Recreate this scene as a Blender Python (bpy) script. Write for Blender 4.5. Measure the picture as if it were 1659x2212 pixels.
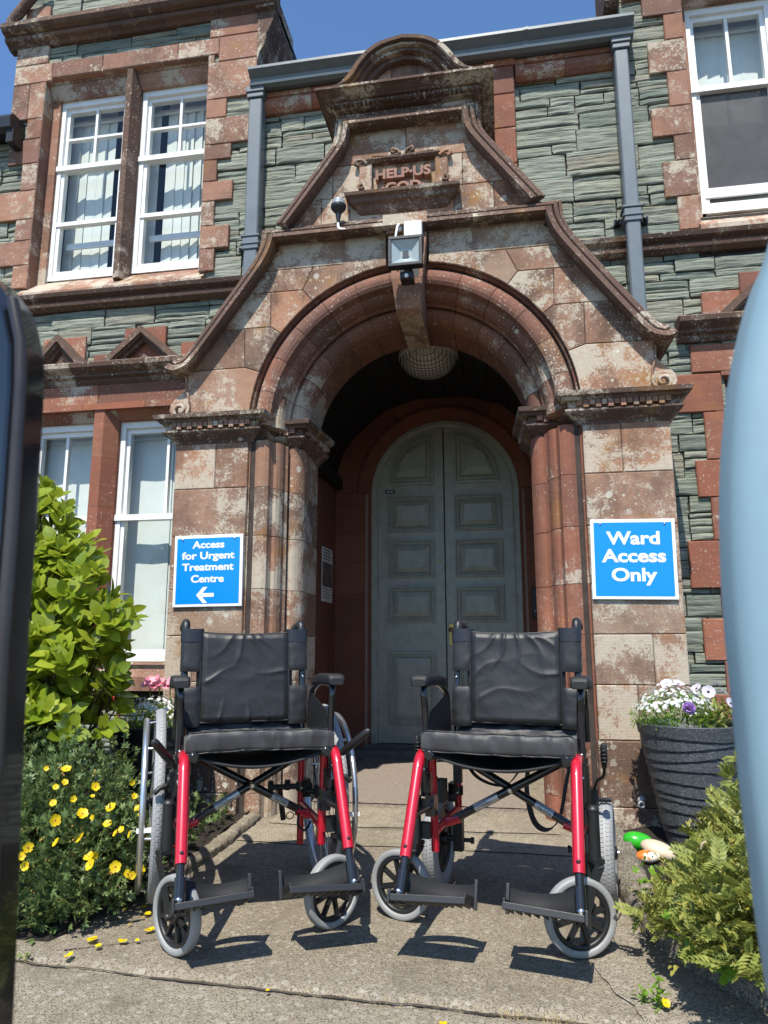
import bpy, bmesh, math, random
import numpy as np
from mathutils import Vector, Matrix, noise as mn

for _o in list(bpy.data.objects): bpy.data.objects.remove(_o)
S = bpy.context.scene
COL = S.collection
R = math.radians
PI = math.pi

# ------------------------------------------------------------------ camera
YAW, PITCH, ROLL, EYE = R(9.698), R(10.469), R(-0.094), 0.82
def cam_axes():
    cy, sy, cp, sp = math.cos(YAW), math.sin(YAW), math.cos(PITCH), math.sin(PITCH)
    f = np.array([-sy*cp, cy*cp, sp]); r = np.array([cy, sy, 0.]); u = np.cross(r, f)
    cr, sr = math.cos(ROLL), math.sin(ROLL)
    return f, cr*r+sr*u, -sr*r+cr*u
FW, RT, UP = cam_axes()
cd = bpy.data.cameras.new('camera'); cam = bpy.data.objects.new('camera', cd); COL.objects.link(cam)
cam.matrix_world = Matrix(((RT[0], UP[0], -FW[0], 0), (RT[1], UP[1], -FW[1], 0), (RT[2], UP[2], -FW[2], EYE), (0, 0, 0, 1)))
cd.sensor_fit = 'VERTICAL'; cd.sensor_height = 36; cd.lens = 36*1534/2212
cd.clip_start = 0.02; cd.clip_end = 500
cd.dof.use_dof = True; cd.dof.focus_distance = 2.6; cd.dof.aperture_fstop = 9.5
S.camera = cam
# measuring help: the point at height/depth where a sight line of the survey photo meets a real plane
def ray(x, y): return FW + RT*(x-829.5)/1534 - UP*(y-1106)/1534
def at(x, y, Y): d = ray(x, y); return np.array([0, 0, EYE]) + d*Y/d[1]
def gz(x, y, Z=0.): d = ray(x, y); return np.array([0, 0, EYE]) + d*(Z-EYE)/d[2]
def atd(x, y, D): return np.array([0, 0, EYE]) + ray(x, y)*D

# ------------------------------------------------------------------ light
SUN_EL, SUN_AZ = R(57), R(6)       # azimuth: towards +y, turned to +x
w = bpy.data.worlds.new('World'); S.world = w; w.use_nodes = True
nt = w.node_tree; nt.nodes.clear()
sky = nt.nodes.new('ShaderNodeTexSky'); sky.sky_type = 'NISHITA'; sky.sun_disc = False
sky.sun_elevation = SUN_EL; sky.sun_rotation = PI+SUN_AZ; sky.altitude = 100; sky.air_density = 1.0; sky.dust_density = 0.4; sky.ozone_density = 3.0
bg = nt.nodes.new('ShaderNodeBackground'); bg.inputs[1].default_value = 0.125
wo = nt.nodes.new('ShaderNodeOutputWorld')
hs = nt.nodes.new('ShaderNodeMixRGB'); hs.blend_type = 'MULTIPLY'; hs.inputs[0].default_value = 1; hs.inputs[2].default_value = (.93, 1.14, 1.30, 1)
nt.links.new(sky.outputs[0], hs.inputs[1]); nt.links.new(hs.outputs[0], bg.inputs[0]); nt.links.new(bg.outputs[0], wo.inputs[0])
sl = bpy.data.lights.new('sun', 'SUN'); so = bpy.data.objects.new('sun', sl); COL.objects.link(so)
sl.energy = 5.0; sl.angle = R(0.55); sl.color = (1, 0.95, 0.85)
sd = Vector((math.sin(SUN_AZ)*math.cos(SUN_EL), math.cos(SUN_AZ)*math.cos(SUN_EL), -math.sin(SUN_EL)))
so.rotation_euler = sd.to_track_quat('-Z', 'Y').to_euler(); so.location = (0, -6, 12)
S.view_settings.view_transform = 'Standard'; S.view_settings.look = 'None'
S.view_settings.exposure = 0.45; S.view_settings.gamma = 1.0
S.cycles.max_bounces = 6; S.cycles.transparent_max_bounces = 12; S.cycles.caustics_reflective = False; S.cycles.caustics_refractive = False

# ------------------------------------------------------------------ mesh helpers
class MB:
    def __init__(s): s.v = []; s.f = []; s.sm = []; s.mi = []
    def add(s, vs, fs, smooth=False, mi=0):
        o = len(s.v)
        s.v.extend([tuple(map(float, p)) for p in vs])
        for f in fs: s.f.append(tuple(i+o for i in f)); s.sm.append(smooth); s.mi.append(mi)
        return s
    def box(s, x0, x1, y0, y1, z0, z1, mi=0):
        vs = [(x, y, z) for z in (z0, z1) for y in (y0, y1) for x in (x0, x1)]
        return s.add(vs, [(0, 2, 3, 1), (4, 5, 7, 6), (0, 1, 5, 4), (2, 6, 7, 3), (0, 4, 6, 2), (1, 3, 7, 5)], False, mi)
    def cbox(s, x0, x1, y0, y1, z0, z1, c=.004, mi=0):       # box with its front (-y) edges eased
        b = [(x0, y1, z0), (x1, y1, z0), (x1, y1, z1), (x0, y1, z1)]
        m = [(x0, y0+c, z0), (x1, y0+c, z0), (x1, y0+c, z1), (x0, y0+c, z1)]
        f = [(x0+c, y0, z0+c), (x1-c, y0, z0+c), (x1-c, y0, z1-c), (x0+c, y0, z1-c)]
        fs = [(3, 2, 1, 0), (8, 9, 10, 11)]
        for a in (0, 4):
            for i in range(4): j = (i+1) % 4; fs.append((a+i, a+j, a+4+j, a+4+i))
        return s.add(b+m+f, fs, False, mi)
    def obox(s, c, ax, ay, az, mi=0):                          # oriented box: centre and three half axes
        c, ax, ay, az = map(np.array, (c, ax, ay, az))
        vs = [c+ax*i+ay*j+az*k for k in (-1, 1) for j in (-1, 1) for i in (-1, 1)]
        return s.add(vs, [(0, 2, 3, 1), (4, 5, 7, 6), (0, 1, 5, 4), (2, 6, 7, 3), (0, 4, 6, 2), (1, 3, 7, 5)], False, mi)
    def prism(s, poly, y0, y1, mi=0, c=0.0):                    # polygon in x,z (counter-clockwise seen from -y) pulled from y0 to y1
        n = len(poly)
        A = sum(poly[i][0]*poly[(i+1) % n][1]-poly[(i+1) % n][0]*poly[i][1] for i in range(n))
        if A < 0: poly = poly[::-1]
        rings = [[(x, y1, z) for x, z in poly]]
        if c:
            rings.append([(x, y0+c, z) for x, z in poly])
            rings.append([(x, y0, z) for x, z in inset(poly, c)])
        else: rings.append([(x, y0, z) for x, z in poly])
        vs = [p for r in rings for p in r]; fs = [tuple(range(n))[::-1]]
        k = len(rings)
        for a in range(k-1):
            for i in range(n): j = (i+1) % n; fs.append((a*n+i, a*n+j, (a+1)*n+j, (a+1)*n+i))
        fs.append(tuple(range((k-1)*n, k*n)))
        return s.add(vs, fs, False, mi)
    def loft(s, rings, closed=True, cap=True, smooth=True, mi=0, loop=False):
        n = len(rings[0]); vs = [p for r in rings for p in r]; fs = []
        k = len(rings)
        for a in range(k if loop else k-1):
            b = (a+1) % k
            for i in range(n if closed else n-1):
                j = (i+1) % n; fs.append((a*n+i, a*n+j, b*n+j, b*n+i))
        s.add(vs, fs, smooth, mi)
        if cap and not loop:
            s.add(rings[0], [tuple(range(n))[::-1]], False, mi); s.add(rings[-1], [tuple(range(n))], False, mi)
        return s
    def tube(s, path, r, n=10, cap=True, mi=0, closed=False, sx=1.0):
        P = [np.array(p, float) for p in path]; k = len(P)
        rr = r if hasattr(r, '__len__') else [r]*k
        T = []
        for i in range(k):
            if closed: t = P[(i+1) % k]-P[i-1]
            else: t = P[min(i+1, k-1)]-P[max(i-1, 0)]
            T.append(t/max(np.linalg.norm(t), 1e-9))
        a = np.array([0, 0, 1.]) if abs(T[0][2]) < .9 else np.array([1., 0, 0])
        N = np.cross(T[0], a); N /= np.linalg.norm(N); rings = []
        for i in range(k):
            N = N-T[i]*(N@T[i]); N /= max(np.linalg.norm(N), 1e-9); B = np.cross(T[i], N)
            rings.append([P[i]+rr[i]*(math.cos(q)*N*sx+math.sin(q)*B) for q in np.linspace(0, 2*PI, n, endpoint=False)])
        return s.loft(rings, True, cap, True, mi, closed)
    def lathe(s, prof, c=(0, 0, 0), axis=(0, 0, 1), n=24, mi=0, smooth=True, cap=True):   # prof (r, h)
        ax = np.array(axis, float); ax /= np.linalg.norm(ax); c = np.array(c, float)
        t = np.array([1., 0, 0]) if abs(ax[0]) < .9 else np.array([0, 1., 0])
        u = np.cross(ax, t); u /= np.linalg.norm(u); v = np.cross(ax, u)
        rings = [[c+ax*h+r*(math.cos(q)*u+math.sin(q)*v) for q in np.linspace(0, 2*PI, n, endpoint=False)] for r, h in prof]
        return s.loft(rings, True, cap, smooth, mi)
    def torus(s, R0, r, c=(0, 0, 0), axis=(1, 0, 0), n=48, m=10, mi=0, sq=1.0, ra=None):
        ax = np.array(axis, float); ax /= np.linalg.norm(ax); c = np.array(c, float)
        t = np.array([0, 0, 1.]) if abs(ax[2]) < .9 else np.array([1., 0, 0])
        u = np.cross(ax, t); u /= np.linalg.norm(u); v = np.cross(ax, u)
        ra = ra or r
        rings = []
        for q in np.linspace(0, 2*PI, n, endpoint=False):
            d = math.cos(q)*u+math.sin(q)*v
            rings.append([c+d*(R0+r*math.copysign(abs(math.cos(p))**sq, math.cos(p)))+ax*ra*math.copysign(abs(math.sin(p))**sq, math.sin(p)) for p in np.linspace(0, 2*PI, m, endpoint=False)])
        return s.loft(rings, True, False, True, mi, True)
    def ball(s, c, rx, ry=None, rz=None, n=16, m=10, mi=0):
        ry = ry or rx; rz = rz or rx
        rings = [[(c[0]+rx*math.sin(t)*math.cos(q), c[1]+ry*math.sin(t)*math.sin(q), c[2]-rz*math.cos(t)) for q in np.linspace(0, 2*PI, n, endpoint=False)] for t in np.linspace(.02, PI-.02, m)]
        return s.loft(rings, True, True, True, mi)
    def grid(s, P, smooth=True, mi=0):                          # P[i][j] points
        a, b = len(P), len(P[0])
        return s.add([p for r in P for p in r], [(i*b+j, i*b+j+1, (i+1)*b+j+1, (i+1)*b+j) for i in range(a-1) for j in range(b-1)], smooth, mi)
    def sweep(s, frames, prof, closed=True, cap=True, smooth=False, mi=0):   # frames (pos, A, B): point = pos+a*A+b*B
        return s.loft([[np.array(p)+a*np.array(A)+b*np.array(B) for a, b in prof] for p, A, B in frames], closed, cap, smooth, mi)

def inset(poly, d):
    n = len(poly); out = []
    for i in range(n):
        p0, p1, p2 = np.array(poly[i-1]), np.array(poly[i]), np.array(poly[(i+1) % n])
        a, b = p1-p0, p2-p1
        a = a/max(np.linalg.norm(a), 1e-9); b = b/max(np.linalg.norm(b), 1e-9)
        na, nb = np.array([-a[1], a[0]]), np.array([-b[1], b[0]])
        m = na+nb; l = m@m
        m = m/l*2 if l > .3 else na
        q = p1+m*d*1.0*min(1.0, 1.0); out.append((q[0], q[1]))
    return out

def origin_of(o):
    p = Vector((0, 0, 0))
    while o is not None: p += Vector(o.location); o = o.parent
    return p
def link(name, me, parent=None):
    o = bpy.data.objects.new(name, me); COL.objects.link(o)
    if parent is not None: o.parent = parent
    return o
def build(mb, name, mats, parent=None, local=False, bevel=0, sub=0):
    me = bpy.data.meshes.new(name)
    v = mb.v
    if parent is not None and not local:
        p = origin_of(parent); v = [(a-p.x, b-p.y, c-p.z) for a, b, c in v]
    me.from_pydata(v, [], mb.f); 
    me.polygons.foreach_set('use_smooth', mb.sm); me.polygons.foreach_set('material_index', mb.mi)
    for m in (mats if isinstance(mats, (list, tuple)) else [mats]): me.materials.append(m)
    me.update()
    o = link(name, me, parent)
    if bevel:
        m = o.modifiers.new('bevel', 'BEVEL'); m.width = bevel; m.segments = 2; m.limit_method = 'ANGLE'; m.angle_limit = R(35)
    if sub:
        m = o.modifiers.new('sub', 'SUBSURF'); m.levels = sub; m.render_levels = sub
    return o
def thing(name, label, cat, loc=(0, 0, 0), rz=0, group=None):
    o = bpy.data.objects.new(name, None); COL.objects.link(o); o.empty_display_size = .1
    o.location = [float(q) for q in loc]; o.rotation_euler = (0, 0, rz); tag(o, label, cat, group); return o
def tag(o, label, cat, group=None):
    o['label'] = label; o['category'] = cat
    if group: o['group'] = group
    return o
def kind(o, k): o['kind'] = k; return o
def copy_tree(o, parent=None):
    c = o.copy(); COL.objects.link(c); c.parent = parent
    for ch in list(o.children): copy_tree(ch, c)
    return c
def text_mb(body, size=1., ext=.001, bold=0., width=None, font_space=1.0):
    cu = bpy.data.curves.new('t', 'FONT'); cu.body = body; cu.size = size; cu.extrude = ext; cu.offset = bold
    cu.align_x = 'CENTER'; cu.space_character = font_space; cu.resolution_u = 4
    o = bpy.data.objects.new('t', cu); COL.objects.link(o)
    bpy.context.view_layer.update()
    me = bpy.data.meshes.new_from_object(o.evaluated_get(bpy.context.evaluated_depsgraph_get()))
    v = np.array([tuple(q.co) for q in me.vertices]); f = [tuple(p.vertices) for p in me.polygons]
    bpy.data.objects.remove(o); bpy.data.curves.remove(cu); bpy.data.meshes.remove(me)
    v[:, 0] -= (v[:, 0].max()+v[:, 0].min())/2
    if width: v[:, 0] *= width/(v[:, 0].max()-v[:, 0].min())
    return v, f
def put_text(mb, body, cx, y, zbase, cap, width=None, ext=.001, bold=0., mi=0):     # upright writing facing -y; cap = capital height
    v, f = text_mb(body, cap/.73, ext, bold, width)
    mb.add([(cx+a, y-c, zbase+b) for a, b, c in v], f, False, mi)

# ------------------------------------------------------------------ materials
class NT:
    def __init__(s, name):
        s.m = bpy.data.materials.new(name); s.m.use_nodes = True; s.t = s.m.node_tree; s.t.nodes.clear()
        s.out = s.n('OutputMaterial'); s.p = s.n('BsdfPrincipled'); s.l(s.p.outputs[0], s.out.inputs[0])
        s.co = s.n('TexCoord').outputs['Object']
    def n(s, k, **kw):
        q = s.t.nodes.new('ShaderNode'+k)
        for a, b in kw.items(): setattr(q, a, b)
        return q
    def l(s, a, b): s.t.links.new(a, b)
    def set(s, sock, v):
        if isinstance(v, bpy.types.NodeSocket): s.l(v, sock)
        elif isinstance(v, (tuple, list)) and len(v) == 3 and sock.type == 'RGBA': sock.default_value = (*v, 1)
        else: sock.default_value = v
    def mp(s, scale=(1, 1, 1), loc=(0, 0, 0), rot=(0, 0, 0)):
        q = s.n('Mapping'); s.l(s.co, q.inputs[0]); q.inputs['Scale'].default_value = scale; q.inputs['Location'].default_value = loc; q.inputs['Rotation'].default_value = rot
        return q.outputs[0]
    def noise(s, scale, detail=5, rough=.55, vec=None, dist=0.):
        q = s.n('TexNoise'); s.l(vec if vec is not None else s.co, q.inputs['Vector'])
        q.inputs['Scale'].default_value = scale; q.inputs['Detail'].default_value = detail; q.inputs['Roughness'].default_value = rough; q.inputs['Distortion'].default_value = dist
        return q.outputs['Fac']
    def vor(s, scale, vec=None, feature='F1', rnd=1.):
        q = s.n('TexVoronoi', feature=feature); s.l(vec if vec is not None else s.co, q.inputs['Vector']); q.inputs['Scale'].default_value = scale; q.inputs['Randomness'].default_value = rnd
        return q
    def ramp(s, fac, stops, interp='LINEAR'):
        q = s.n('ValToRGB'); s.l(fac, q.inputs[0]); e = q.color_ramp.elements; q.color_ramp.interpolation = interp
        while len(e) < len(stops): e.new(.5)
        for i, (p, c) in enumerate(stops):
            e[i].position = p; e[i].color = (*c, 1) if isinstance(c, tuple) else (c, c, c, 1)
        return q.outputs[0]
    def mix(s, fac, a, b, mode='MIX'):
        q = s.n('MixRGB', blend_type=mode); s.set(q.inputs[0], fac); s.set(q.inputs[1], a); s.set(q.inputs[2], b); return q.outputs[0]
    def math(s, op, a, b=0.):
        q = s.n('Math', operation=op); s.set(q.inputs[0], a); s.set(q.inputs[1], b); return q.outputs[0]
    def island(s): return s.n('NewGeometry').outputs['Random Per Island']
    def bump(s, h, strength=.5, dist=.01, prev=None):
        q = s.n('Bump'); s.l(h, q.inputs['Height']); q.inputs['Strength'].default_value = strength; q.inputs['Distance'].default_value = dist
        if prev is not None: s.l(prev, q.inputs['Normal'])
        return q.outputs[0]
    def fin(s, col=None, rough=None, normal=None, **kw):
        if col is not None: s.set(s.p.inputs['Base Color'], col)
        if rough is not None: s.set(s.p.inputs['Roughness'], rough)
        if normal is not None: s.l(normal, s.p.inputs['Normal'])
        for a, b in kw.items(): s.set(s.p.inputs[a.replace('_', ' ')], b)
        return s.m

def plain(name, col, rough=.5, metal=0., coat=0., var=.0, bump=0., bscale=400, spec=.5):
    t = NT(name); c = col
    if var: c = t.mix(t.ramp(t.noise(14, 6, .6), [(.3, 0.), (.7, 1.)]), tuple(q*(1-var) for q in col), tuple(min(1, q*(1+var)) for q in col))
    nrm = t.bump(t.noise(bscale, 3), bump, .002) if bump else None
    return t.fin(c, rough, nrm, Metallic=metal, Coat_Weight=coat, Specular_IOR_Level=spec)

def sandstone(name, base, crust=.4, dirt=.5, spots=.3, orange=.2, scale=1., fall=None):
    t = NT(name); isl = t.island()
    c = t.ramp(isl, [(i/(len(base)-1), q) for i, q in enumerate(base)])
    c = t.mix(t.ramp(t.noise(9*scale, 4, .5, t.mp((1, 1, 3.5))), [(.35, 0.), (.7, .35)]), c, tuple(q*.72 for q in base[1]))
    # per-stone offset so that stains do not run through the joints
    off = t.n('CombineXYZ'); t.l(t.math('MULTIPLY', isl, 17.), off.inputs[0]); t.l(t.math('MULTIPLY', isl, 31.), off.inputs[2])
    add = t.n('VectorMath', operation='ADD'); t.l(t.co, add.inputs[0]); t.l(off.outputs[0], add.inputs[1]); V = add.outputs[0]
    d = t.noise(2.6*scale, 8, .6, V, .5)
    isl2 = t.math('FRACT', t.math('MULTIPLY', isl, 7.31))
    drip = t.noise(1, 5, .65, t.mp((16, 16, 1.6), (3, 0, 5)))
    d = t.math('ADD', t.math('ADD', d, t.math('MULTIPLY', t.math('SUBTRACT', drip, .5), .30)), t.math('MULTIPLY', t.math('SUBTRACT', t.noise(60, 5, .75), .5), .26))
    dd = t.math('ADD', d, t.math('MULTIPLY', t.math('SUBTRACT', isl2, .5), .16))
    c = t.mix(t.math('MULTIPLY', t.ramp(dd, [(.45, 0.), (.62, 1.)]), dirt), c, t.mix(t.noise(20, 5), (.075, .047, .036), (.135, .088, .066)))
    # grey-white weathering crust: broad soft stains broken up into fine grain
    isl3 = t.math('FRACT', t.math('MULTIPLY', isl, 13.7))
    k = t.noise(2.9*scale, 6, .62, V, .3)
    speck = t.noise(85, 4, .75); mid = t.noise(19, 6, .72)
    kk = t.math('ADD', t.math('ADD', k, t.math('MULTIPLY', t.math('SUBTRACT', speck, .5), .50)), t.math('ADD', t.math('MULTIPLY', t.math('SUBTRACT', mid, .5), .50), t.math('MULTIPLY', t.math('SUBTRACT', isl3, .5), .17)))
    if fall is not None:
        sp = t.n('SeparateXYZ'); t.l(t.co, sp.inputs[0]); mr = t.n('MapRange'); t.l(sp.outputs[2], mr.inputs[0])
        mr.inputs[1].default_value, mr.inputs[2].default_value, mr.inputs[3].default_value, mr.inputs[4].default_value = fall
        kk = t.math('ADD', kk, mr.outputs[0])
    hi = .67-.20*crust
    soft = t.ramp(kk, [(hi-.05, 0.), (hi+.16, .85)]); crisp = t.ramp(kk, [(hi+.04, 0.), (hi+.08, 1.)])
    if crust > 0:
        c = t.mix(t.math('MULTIPLY', soft, .62), c, t.mix(t.noise(40, 4), (.34, .272, .208), (.45, .385, .305)))
        c = t.mix(t.math('MULTIPLY', crisp, .70), c, t.mix(t.noise(45, 5, .7), (.37, .315, .240), (.62, .56, .455)))
    if orange > 0:
        og = t.math('ADD', t.noise(4.5, 5, .6, t.mp((1, 1, 1), (5, 2, 7))), t.math('MULTIPLY', t.math('SUBTRACT', t.noise(50, 4, .75), .5), .35))
        c = t.mix(t.math('MULTIPLY', t.ramp(og, [(.60-.08*orange, 0.), (.70-.08*orange, 1.)]), min(.8, .35+orange)), c, t.mix(t.noise(60, 3), (.22, .095, .03), (.36, .20, .06)))
    if spots > 0:
        area = t.ramp(t.noise(2.1, 4, .6, t.mp((1, 1, 1), (8, 3, 1))), [(.43, .03), (.62, 1.)])
        for sc_, thr, amp, loc in ((23, 1-.40*spots, .85, (3, 1, 2)), (58, 1-.34*spots, .95, (1, 4, 2)), (120, .80, .95, (7, 4, 9))):
            wv = t.n('VectorMath', operation='ADD'); nz_ = t.n('TexNoise'); nz_.inputs['Scale'].default_value = sc_*1.6; nz_.inputs['Detail'].default_value = 3; t.l(t.co, nz_.inputs['Vector'])
            scl = t.n('VectorMath', operation='SCALE'); t.l(nz_.outputs['Color'], scl.inputs[0]); scl.inputs['Scale'].default_value = .55/sc_
            t.l(t.mp((1, 1, 1), loc), wv.inputs[0]); t.l(scl.outputs[0], wv.inputs[1])
            v = t.vor(sc_, wv.outputs[0]); sz = t.n('SeparateColor'); t.l(v.outputs['Color'], sz.inputs[0])
            rad = t.math('MULTIPLY', t.math('SUBTRACT', sz.outputs[0], thr), amp/max(1-thr, .12)*.5)
            m = t.ramp(t.math('SUBTRACT', v.outputs['Distance'], rad), [(.0, 1.), (.05, 0.)])
            c = t.mix(t.math('MULTIPLY', m, t.math('MULTIPLY', area, .85)), c, t.mix(sz.outputs[1], (.44, .42, .34), (.68, .66, .58)))
    b1 = t.bump(t.noise(170, 5, .7), .45, .004)
    tool = t.n('TexWave', wave_type='BANDS', bands_direction='Z'); t.l(t.co, tool.inputs[0]); tool.inputs['Scale'].default_value = 48; tool.inputs['Distortion'].default_value = 2.5; tool.inputs['Detail'].default_value = 2
    b2 = t.bump(tool.outputs['Fac'], .12, .004, b1)
    b3 = t.bump(kk, .45, .006, b2)
    return t.fin(c, .9, b3, Specular_IOR_Level=.25)

RED = [(.310, .112, .066), (.225, .090, .060), (.35, .140, .085), (.195, .084, .060), (.285, .106, .066)]
WEA = [(.385, .175, .098), (.255, .148, .102), (.315, .170, .110), (.41, .205, .118), (.230, .145, .106), (.355, .205, .138), (.300, .212, .152)]
BRN = [(.105, .062, .047), (.140, .082, .060), (.092, .058, .047), (.165, .100, .074)]
M = {}
M['stone'] = sandstone('weathered_sandstone', WEA, .98, .60, .30, .42)
M['stone_arch'] = sandstone('arch_sandstone', [(.26, .112, .075), (.20, .095, .068), (.24, .115, .082), (.18, .09, .068)], .85, .5, .22, .14, 1., (1.9, 2.5, .20, -.20))
M['stone_gable'] = sandstone('lichened_sandstone', WEA, .82, .85, .60, .42)
M['stone_red'] = sandstone('red_sandstone', RED, .12, .3, .10, .06)
M['stone_dress'] = sandstone('dressing_sandstone', [(.35, .170, .108), (.255, .130, .090), (.39, .205, .135), (.215, .115, .088), (.31, .165, .115)], .70, .55, .14, .14)
M['stone_dark'] = sandstone('moulded_dark_sandstone', BRN, .34, .85, .18, .06)
M['stone_plinth'] = sandstone('plinth_sandstone', [(.19, .115, .084), (.16, .105, .08), (.22, .135, .095), (.15, .095, .07)], .6, .7, 1.5, .14)
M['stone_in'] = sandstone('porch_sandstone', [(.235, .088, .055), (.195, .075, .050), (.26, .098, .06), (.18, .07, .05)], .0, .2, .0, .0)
def slate():
    t = NT('green_slate'); isl = t.island()
    c = t.ramp(isl, [(0., (.225, .250, .200)), (.15, (.300, .322, .252)), (.3, (.165, .195, .162)), (.45, (.345, .352, .275)), (.6, (.225, .262, .215)), (.75, (.290, .268, .200)), (.88, (.315, .335, .275)), (1., (.175, .208, .172))])
    s1 = t.noise(1, 8, .68, t.mp((5, 5, 75), (0, 0, 0), (0, R(4), 0)))
    c = t.mix(t.ramp(s1, [(.37, .9), (.50, 0.)]), c, (.055, .070, .060))
    c = t.mix(t.ramp(t.noise(1, 6, .6, t.mp((7, 7, 42), (4, 2, 1))), [(.54, 0.), (.70, .6)]), c, (.35, .375, .30))
    c = t.mix(t.ramp(t.noise(3.2, 6, .7), [(.57, 0.), (.70, .5)]), c, (.30, .255, .17))
    h = t.noise(1, 9, .74, t.mp((8, 8, 120), (1, 5, 2), (0, R(3), 0)))
    b = t.bump(h, 1., .013); b = t.bump(t.noise(150, 4), .3, .003, b)
    return t.fin(c, .7, b, Specular_IOR_Level=.35)
M['slate'] = slate()
M['mortar'] = plain('dark_mortar', (.035, .03, .026), .95, var=.4)
M['joint'] = plain('stone_joint', (.045, .033, .027), .95, var=.4)
M['joint_in'] = plain('pale_joint', (.30, .22, .18), .95)
def concrete(name, a, b, pale=(.33, .29, .225)):
    t = NT(name)
    c = t.mix(t.ramp(t.noise(2.2, 7, .6), [(.3, 0.), (.7, 1.)]), a, b)
    v = t.vor(300); q = t.n('SeparateColor'); t.l(v.outputs['Color'], q.inputs[0])
    c = t.mix(t.ramp(q.outputs[0], [(.62, 0.), (.70, .8)]), c, pale)
    c = t.mix(t.ramp(q.outputs[1], [(.70, 0.), (.78, .75)]), c, tuple(x*.38 for x in a))
    v2 = t.vor(95); q2 = t.n('SeparateColor'); t.l(v2.outputs['Color'], q2.inputs[0])
    c = t.mix(t.ramp(q2.outputs[0], [(.90, 0.), (.93, .55)]), c, (.40, .37, .31))
    c = t.mix(t.ramp(t.noise(5, 9, .72, None, .8), [(.50, 0.), (.66, .6)]), c, tuple(x*.55 for x in a)); c = t.mix(t.ramp(t.noise(1.3, 6, .7, None, .6), [(.52, 0.), (.62, .35)]), c, tuple(x*.6 for x in a))
    b1 = t.bump(v.outputs['Distance'], .65, .004); b2 = t.bump(t.noise(60, 5, .6), .35, .006, b1)
    return t.fin(c, .92, b2, Specular_IOR_Level=.3)
M['path'] = concrete('aggregate_concrete', (.225, .188, .138), (.285, .243, .182), (.34, .295, .22))
M['pathpale'] = concrete('pale_cement', (.34, .29, .21), (.40, .345, .26), (.45, .40, .31))
M['kerb'] = concrete('kerb_concrete', (.15, .13, .105), (.22, .19, .15))
M['ground'] = concrete('worn_asphalt', (.07, .068, .064), (.09, .086, .08), (.14, .13, .12))
def soil():
    t = NT('soil'); c = t.ramp(t.noise(26, 8, .7), [(.3, (.012, .009, .006)), (.6, (.030, .022, .015)), (.8, (.075, .056, .038))])
    return t.fin(c, .95, t.bump(t.noise(45, 6, .7), .9, .02))
M['soil'] = soil()
def coir():
    t = NT('coir_mat'); c = t.ramp(t.noise(1, 5, .6, t.mp((60, 180, 60))), [(.3, (.17, .135, .108)), (.55, (.27, .22, .18)), (.8, (.40, .335, .28))])
    return t.fin(c, .95, t.bump(t.noise(1, 5, .7, t.mp((90, 240, 90))), .9, .006))
M['mat'] = coir()
M['white'] = plain('white_paint', (.74, .74, .72), .42, var=.06, bump=.12, bscale=60)
M['pipe'] = plain('slate_grey_paint', (.120, .143, .160), .38, var=.10, bump=.1, bscale=40)
M['door'] = plain('sage_grey_door_paint', (.335, .345, .285), .40, var=.16, bump=.15, bscale=45)
M['blackwood'] = plain('black_ceiling_paint', (.008, .008, .009), .7)
M['blacksteel'] = plain('black_gloss_tube', (.009, .009, .011), .22, coat=.5)
M['blackplastic'] = plain('black_plastic', (.014, .014, .015), .42, bump=.2, bscale=700)
M['pad'] = plain('armrest_foam', (.011, .011, .012), .55, bump=.4, bscale=900)
M['tyre'] = plain('grey_tyre', (.30, .305, .31), .6, var=.08)
M['rubber'] = plain('grey_caster_rubber', (.27, .275, .272), .5, var=.06)
M['alu'] = plain('satin_aluminium', (.62, .63, .64), .3, metal=.9)
M['chrome'] = plain('zinc_bolt', (.6, .6, .6), .22, metal=1.)
M['brass'] = plain('old_brass', (.35, .25, .09), .35, metal=1.)
M['greyplastic'] = plain('grey_plastic', (.42, .43, .44), .45)
M['label'] = plain('foil_label', (.50, .51, .52), .3, metal=.6)
M['ink'] = plain('ink', (.03, .03, .035), .5)
def redpaint():
    t = NT('red_flake_paint'); c = t.mix(t.ramp(t.noise(900, 2), [(.45, 0.), (.62, 1.)]), (.46, .004, .018), (.68, .015, .04))
    return t.fin(c, .32, None, Metallic=.25, Coat_Weight=.7, Coat_Roughness=.08)
M['red'] = redpaint()
def fabric(name, col, rough):
    t = NT(name); wv = t.n('TexWave', wave_type='BANDS', bands_direction='X'); t.l(t.co, wv.inputs[0]); wv.inputs['Scale'].default_value = 420
    wz = t.n('TexWave', wave_type='BANDS', bands_direction='Z'); t.l(t.co, wz.inputs[0]); wz.inputs['Scale'].default_value = 420
    h = t.math('MULTIPLY', wv.outputs['Fac'], wz.outputs['Fac'])
    b = t.bump(h, .12, .001); b = t.bump(t.noise(34, 4, .55), .10, .008, b)
    return t.fin(t.mix(t.noise(9, 4), col, tuple(x*1.5 for x in col)), rough, b, Sheen_Weight=.08, Sheen_Roughness=.4, Specular_IOR_Level=.55)
M['nylon'] = fabric('black_nylon', (.0078, .0076, .0080), .47)
M['nylon2'] = fabric('lit_charcoal_nylon', (.027, .0265, .0275), .55)  # seat cushion charcoal, lightened so the colour carries its stronger light
M['webbing'] = fabric('black_webbing', (.013, .013, .014), .75)
M['vinyl'] = plain('black_vinyl', (.012, .012, .016), .36, bump=.6, bscale=160)
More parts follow.
